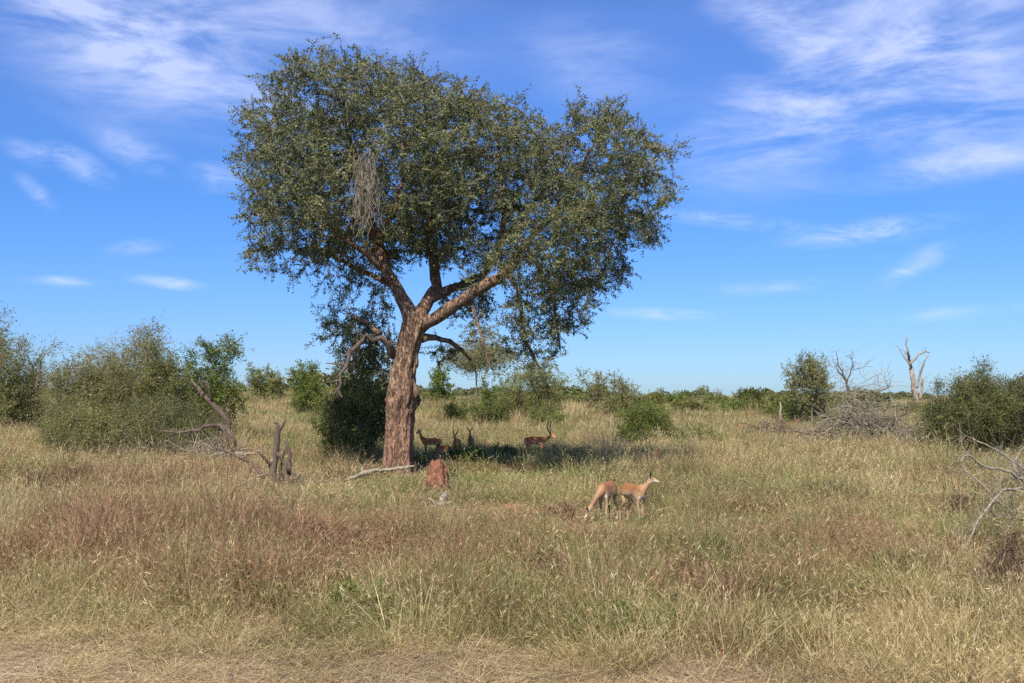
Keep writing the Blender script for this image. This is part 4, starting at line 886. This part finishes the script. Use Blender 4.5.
def scatter(name, protos, mat, P, rot, scl, label):
    col = bpy.data.collections.new(name + '_kinds')
    for i, (V, Q, rr) in enumerate(protos):
        o = mesh_np(f'{name}_tuft', V, Q, gm[mat], rnd=rr, link=False); col.objects.link(o)
    me = bpy.data.meshes.new(name); me.vertices.add(len(P)); me.vertices.foreach_set('co', P.astype(np.float32).ravel())
    a = me.attributes.new('turn', 'FLOAT_VECTOR', 'POINT'); a.data.foreach_set('vector', rot.astype(np.float32).ravel())
    a = me.attributes.new('size', 'FLOAT_VECTOR', 'POINT'); a.data.foreach_set('vector', scl.astype(np.float32).ravel())
    a = me.attributes.new('pick', 'INT', 'POINT'); a.data.foreach_set('value', R.integers(0, len(protos), len(P)).astype(np.int32))
    o = bpy.data.objects.new(name, me); C.objects.link(o); me.materials.append(gm[mat])
    ng = bpy.data.node_groups.new(name, 'GeometryNodeTree'); ng.interface.new_socket('Geometry', in_out='INPUT', socket_type='NodeSocketGeometry'); ng.interface.new_socket('Geometry', in_out='OUTPUT', socket_type='NodeSocketGeometry')
    gi = ng.nodes.new('NodeGroupInput'); go = ng.nodes.new('NodeGroupOutput'); ip = ng.nodes.new('GeometryNodeInstanceOnPoints'); ci = ng.nodes.new('GeometryNodeCollectionInfo')
    ci.inputs['Collection'].default_value = col; ci.inputs['Separate Children'].default_value = True; ci.inputs['Reset Children'].default_value = True
    def na(nm, t):
        x = ng.nodes.new('GeometryNodeInputNamedAttribute'); x.data_type = t; x.inputs['Name'].default_value = nm; return x.outputs['Attribute']
    er = ng.nodes.new('FunctionNodeEulerToRotation'); L = ng.links.new
    L(na('turn', 'FLOAT_VECTOR'), er.inputs[0]); L(er.outputs[0], ip.inputs['Rotation']); L(na('size', 'FLOAT_VECTOR'), ip.inputs['Scale']); L(na('pick', 'INT'), ip.inputs['Instance Index'])
    ip.inputs['Pick Instance'].default_value = True; L(gi.outputs[0], ip.inputs['Points']); L(ci.outputs[0], ip.inputs['Instance']); L(ip.outputs[0], go.inputs[0])
    md = o.modifiers.new('scatter', 'NODES'); md.node_group = ng
    return tag(o, label, 'grass', kind='stuff')
def wedge(n, y0, y1, m=4):
    y = np.sqrt(R.random(n * 2) * (y1 ** 2 - y0 ** 2) + y0 ** 2); hw = .58 * y + m; hmax = .58 * y1 + m
    x = R.uniform(-1, 1, n * 2) * hw; k = R.random(n * 2) < 1; return x[k][:n], y[k][:n]
near = {}
def zone(n, y0, y1, sizes, fine):
    """distribute n tufts between two distances over the grass kinds"""
    x, y = wedge(n, y0, y1); PX = x / y * F + 512
    nR = fbm(x, y, 2.6, 31, 3); nG = fbm(x, y, 3.2, 57, 3); nS = fbm(x, y, 5.0, 77, 3); nh = fbm(x, y, 1.6, 91, 3)
    far = sstep(y, 24, 50); yy = y + (fbm(x, y, 3.0, 411, 2) - .5) * 3.0 + 1.5 * sstep(x, -2.5, 1.5)
    wR = 1.8 * sstep(nR, .43, .56) * (1.9 * np.exp(-((x + 4.5) / 4.5) ** 2) * np.exp(-((y - 15.5) / 3.5) ** 2) + 1.8 * np.exp(-((x - 6.5) / 1.6) ** 2) * np.exp(-((y - 13.5) / 4) ** 2) + .9 * np.exp(-((x + 13) / 7) ** 2) * np.exp(-((y - 28) / 8.) ** 2) + .5 * np.exp(-((x - 5) / 2.5) ** 2) * np.exp(-((y - 12) / 2) ** 2) + .35) * (1 - .5 * far) * sstep(y, 10, 12)
    wG = 1.3 * sstep(nG, .45, .60) * (.45 + .35 * far + .7 * np.exp(-((x + .5) / 4.5) ** 2) * np.exp(-((y - 16) / 6.) ** 2) + .6 * np.exp(-((x - 2) / 7.) ** 2) * np.exp(-((y - 29) / 5.) ** 2)) * sstep(y, 9.8, 12.5)
    wO = .55 + .9 * sstep(nS, .4, .6); wO *= sstep(yy, 9.2, 12.5) * .8 + .2
    wS = .25 + 1.0 * sstep(-nS, -.55, -.4) + 1.2 * (1 - sstep(yy, 10, 12.5)) + .15 * sstep(y, 38, 60)
    W = np.stack([wS, wO, wG, wR]); W /= W.sum(0); cs = W.cumsum(0); u = R.random(n); kind = (u[None] > cs).sum(0)
    # height of the sward by place
    yy = y + (fbm(x, y, 3.0, 411, 2) - .5) * 3.0 + 1.5 * sstep(x, -2.5, 1.5); hh = .12 + .40 * sstep(yy, 9.4, 12.2) - .20 * sstep(y, 15.5, 18.5) + .12 * sstep(y, 24, 33)
    hh = hh * (.15 + 1.75 * nh) * R.uniform(.7, 1.25, n); hh = hh * np.where(R.random(n) < .07, 1.7, 1) * (1 + .6 * sstep(fbm(x, y, 1.1, 303, 2), .58, .7) * sstep(y, 11, 13))
    imp = np.exp(-(((x - 2.2) / 1.6) ** 2 + ((y - 19) / 2.2) ** 2)); hh *= 1 - .48 * imp; hh *= 1 - .32 * np.exp(-(((x + 2.6) / 2.6) ** 2 + ((y - 25.5) / 3.2) ** 2)); hh *= 1 - .62 * np.exp(-(((x + .4) / 2.4) ** 2 + ((y - 21.6) / 1.5) ** 2))
    keep = R.random(n) < (1 - .55 * (1 - sstep(y, 9, 10.8)) * (fbm(x, y, .8, 5, 2) > .45))
    Z = H(x, y); P = np.stack([x, y, Z], -1)
    for k, nm in enumerate(('straw', 'olive', 'green', 'russet')):
        s = (kind == k) & keep; m_ = int(s.sum()); 
        rot = np.stack([R.normal(size=m_) * .08, R.normal(size=m_) * .08, R.random(m_) * 6.28], -1)
        sc_ = np.stack([sizes * R.uniform(.8, 1.25, m_)] * 2 + [hh[s] * (1.0 if nm != 'green' else .9)], -1)
        near.setdefault((nm, fine), []).append((P[s], rot, sc_))
zone(15000, 8.0, 24, .8, 'near')
zone(24000, 22, 62, 1.0, 'mid')
zone(26000, 58, 165, 1.0, 'far')
kinds = {
 'straw': dict(near=[tuft(44, .19, 1, .0052, .38, .35, seeds=.3) for _ in range(5)], mid=[tuft(46, .34, 1, .009, .3, .4, seeds=.3) for _ in range(4)], far=[tuft(50, .8, 1, .022, .3, .4) for _ in range(3)]),
 'olive': dict(near=[tuft(48, .19, 1, .0055, .38, .45, seeds=.15) for _ in range(5)], mid=[tuft(46, .34, 1, .009, .3, .4, seeds=.1) for _ in range(4)], far=[tuft(50, .8, 1, .022, .3, .4) for _ in range(3)]),
 'green': dict(near=[tuft(50, .16, 1, .0072, .42, .8) for _ in range(4)], mid=[tuft(46, .32, 1, .011, .4, .6) for _ in range(3)], far=[tuft(50, .7, 1, .034, .3, .4) for _ in range(3)]),
 'russet': dict(near=[tuft(50, .2, 1, .0052, .45, .5, seeds=.6) for _ in range(4)], mid=[tuft(46, .34, 1, .009, .35, .4, seeds=.4) for _ in range(3)], far=[tuft(50, .8, 1, .022, .3, .4) for _ in range(3)]),
}
LB = {'straw': 'dry straw coloured grass', 'olive': 'half dry olive green grass', 'green': 'fresh green grass', 'russet': 'reddish brown dry grass and herbs'}
LF = {'near': 'in the foreground', 'mid': 'in the middle distance around the acacia', 'far': 'on the far slope below the skyline'}
NMS = {'straw': 'straw_grass', 'olive': 'olive_grass', 'green': 'green_grass', 'russet': 'russet_grass'}
for (nm, fn), L in near.items():
    P, ro, sc_ = [np.concatenate([t[i] for t in L]) for i in range(3)]
    scatter(NMS[nm], kinds[nm][fn], nm, P, ro, sc_, LB[nm] + ' ' + LF[fn])
# litter: short dry stems lying flat
x, y = wedge(11000, 8.0, 26); m_ = len(x)
scatter('grass_litter', [tuft(34, .22, 1, .0065, .3, .3, flat=1.05) for _ in range(4)], 'thatch', np.stack([x, y, H(x, y) + .01], -1),
        np.stack([np.zeros(m_), np.zeros(m_), R.random(m_) * 6.28], -1), np.stack([np.ones(m_) * 1.0, np.ones(m_), R.uniform(.16, .3, m_)], -1), 'flattened dry stems and litter lying between the tufts')
# low leafy herbs
x, y = wedge(6500, 10.2, 42); k = ((fbm(x, y, 2.2, 57, 3) > .52) & (R.random(len(x)) < .15 + .85 * sstep(y, 10.4, 13.5))) | (R.random(len(x)) < .08); x, y = x[k], y[k]; m_ = len(x)
scatter('leafy_herbs', [herb(.26, .12, 6, 7, .04) for _ in range(5)], 'herb', np.stack([x, y, H(x, y)], -1), np.stack([np.zeros(m_), np.zeros(m_), R.random(m_) * 6.28], -1),
        np.stack([(R.uniform(.6, 1.3, m_) * (1 + .6 * sstep(-y, -19, -13) * (fbm(x, y, 1.5, 71, 2) > .5)))] * 3, -1), 'small leafy green herbs scattered through the grass')
# red flowers low in the grass
gm['red'] = leaf_mat('red_flower', [(0, (.42, .06, .035)), (1, (.60, .17, .11))], .3, 1, True, .1)
pts = []
for cx, cy, n in [(808, 643, 8), (812, 652, 4), (796, 670, 2), (725, 668, 2)]:
    q = gp(cx, cy); pts += [(q.x + R.normal() * .13, q.y + R.normal() * .12) for _ in range(n)]
pts = np.array(pts); x, y = pts.T; m_ = len(x)
scatter('red_flowers', [leaves(R.normal(size=(9, 3)) * .02 + [0, 0, .14], R.normal(size=(9, 3)) + [0, 0, .6], .02, .013) + (np.repeat(R.random(9), 4),) for _ in range(3)], 'red', np.stack([x, y, H(x, y)], -1),
        np.zeros((m_, 3)), np.ones((m_, 3)), 'tiny red flowers low in the grass at bottom right of centre')
# far scrub: one mass of bushes too distant to count, along the whole skyline
gm['scrub'] = leaf_mat('far_scrub_leaf', [(0, (.09, .11, .045)), (.6, (.16, .175, .075)), (1, (.28, .28, .15))], .25, 6, True, .25)
def scrub_proto():
    lo = [((R.normal() * .28, R.normal() * .28, R.uniform(.3, .62)), (R.uniform(.18, .34), R.uniform(.18, .34), R.uniform(.16, .32))) for _ in range(6)]
    P = lobe_points(lo, 1300, .6); P = P[P[:, 2] > 0]; V, Q = leaves(P, R.normal(size=P.shape), .11, .07); return V, Q, np.repeat(R.random(len(P)), 4)
x = R.uniform(-1, 1, 620); y = 112 + 75 * R.random(620) ** 1.0; x = x * (y * .62 + 20); kk = fbm(x, y, 22, 201, 2) > .46; x, y = x[kk], y[kk]
sz = R.uniform(.9, 2.5, len(x)); sz = sz * np.where(R.random(len(x)) < .10, 1.7, 1)
scatter('far_scrub', [scrub_proto() for _ in range(6)], 'scrub', np.stack([x, y, H(x, y)], -1), np.stack([x * 0, x * 0, R.random(len(x)) * 6.28], -1), np.stack([sz * 1.3, sz * 1.3, sz * .95], -1), 'distant belt of mixed green scrub along the skyline')['category'] = 'scrub'
# single big grass bunches in the foreground
def bunch(px, Y, h, rad, mat, label, n=520):
    g = gnd(px, Y); V, Q, rr = tuft(n, rad, h, .0065, .42, .7, seeds=.12, hvar=(.35, 1.1))
    o = mesh_np('grass_bunch', V, Q, gm[mat], rnd=rr); o.location = g; tag(o, label, 'grass', 'big grass bunches in the foreground')
for a in [(450, 12.8, .75, .42, 'olive', 'tall olive grass bunch in the middle foreground'), (640, 10.9, .50, .30, 'green', 'green rank grass bunch at bottom right of centre'),
          (385, 12.6, .70, .38, 'straw', 'tall pale grass bunch low left of centre'), (515, 11.9, .62, .36, 'green', 'arching green grass bunch low in the middle'),
          (742, 11.6, .75, .40, 'russet', 'tall brownish grass bunch at bottom right'), (880, 12.2, .6, .35, 'olive', 'olive grass bunch at lower right'),
          (250, 13.6, .6, .40, 'russet', 'reddish grass bunch at lower left'), (590, 14.5, .6, .40, 'olive', 'olive grass bunch below the grazing antelope'), (985, 11.2, .6, .38, 'green', 'green grass bunch in the bottom right corner'),
          (150, 12.4, .55, .35, 'straw', 'pale straw grass bunch at lower left')]: bunch(*a)
# long pale seed stalks rising out of the foreground grass
x, y = wedge(1500, 10.2, 26); k = fbm(x, y, 2.4, 611, 3) > .44; x, y = x[k], y[k]; m_ = len(x)
scatter('seed_stalks', [tuft(9, .14, 1, .0062, .45, .5, seeds=.9) for _ in range(6)], 'straw', np.stack([x, y, H(x, y)], -1), np.stack([x * 0, x * 0, R.random(m_) * 6.28], -1),
        np.stack([np.ones(m_), np.ones(m_), R.uniform(.45, .95, m_) * (1 - .5 * np.exp(-(((x - .8) / 3.) ** 2 + ((y - 21) / 4.) ** 2)))], -1), 'long pale seed stalks rising out of the foreground grass')
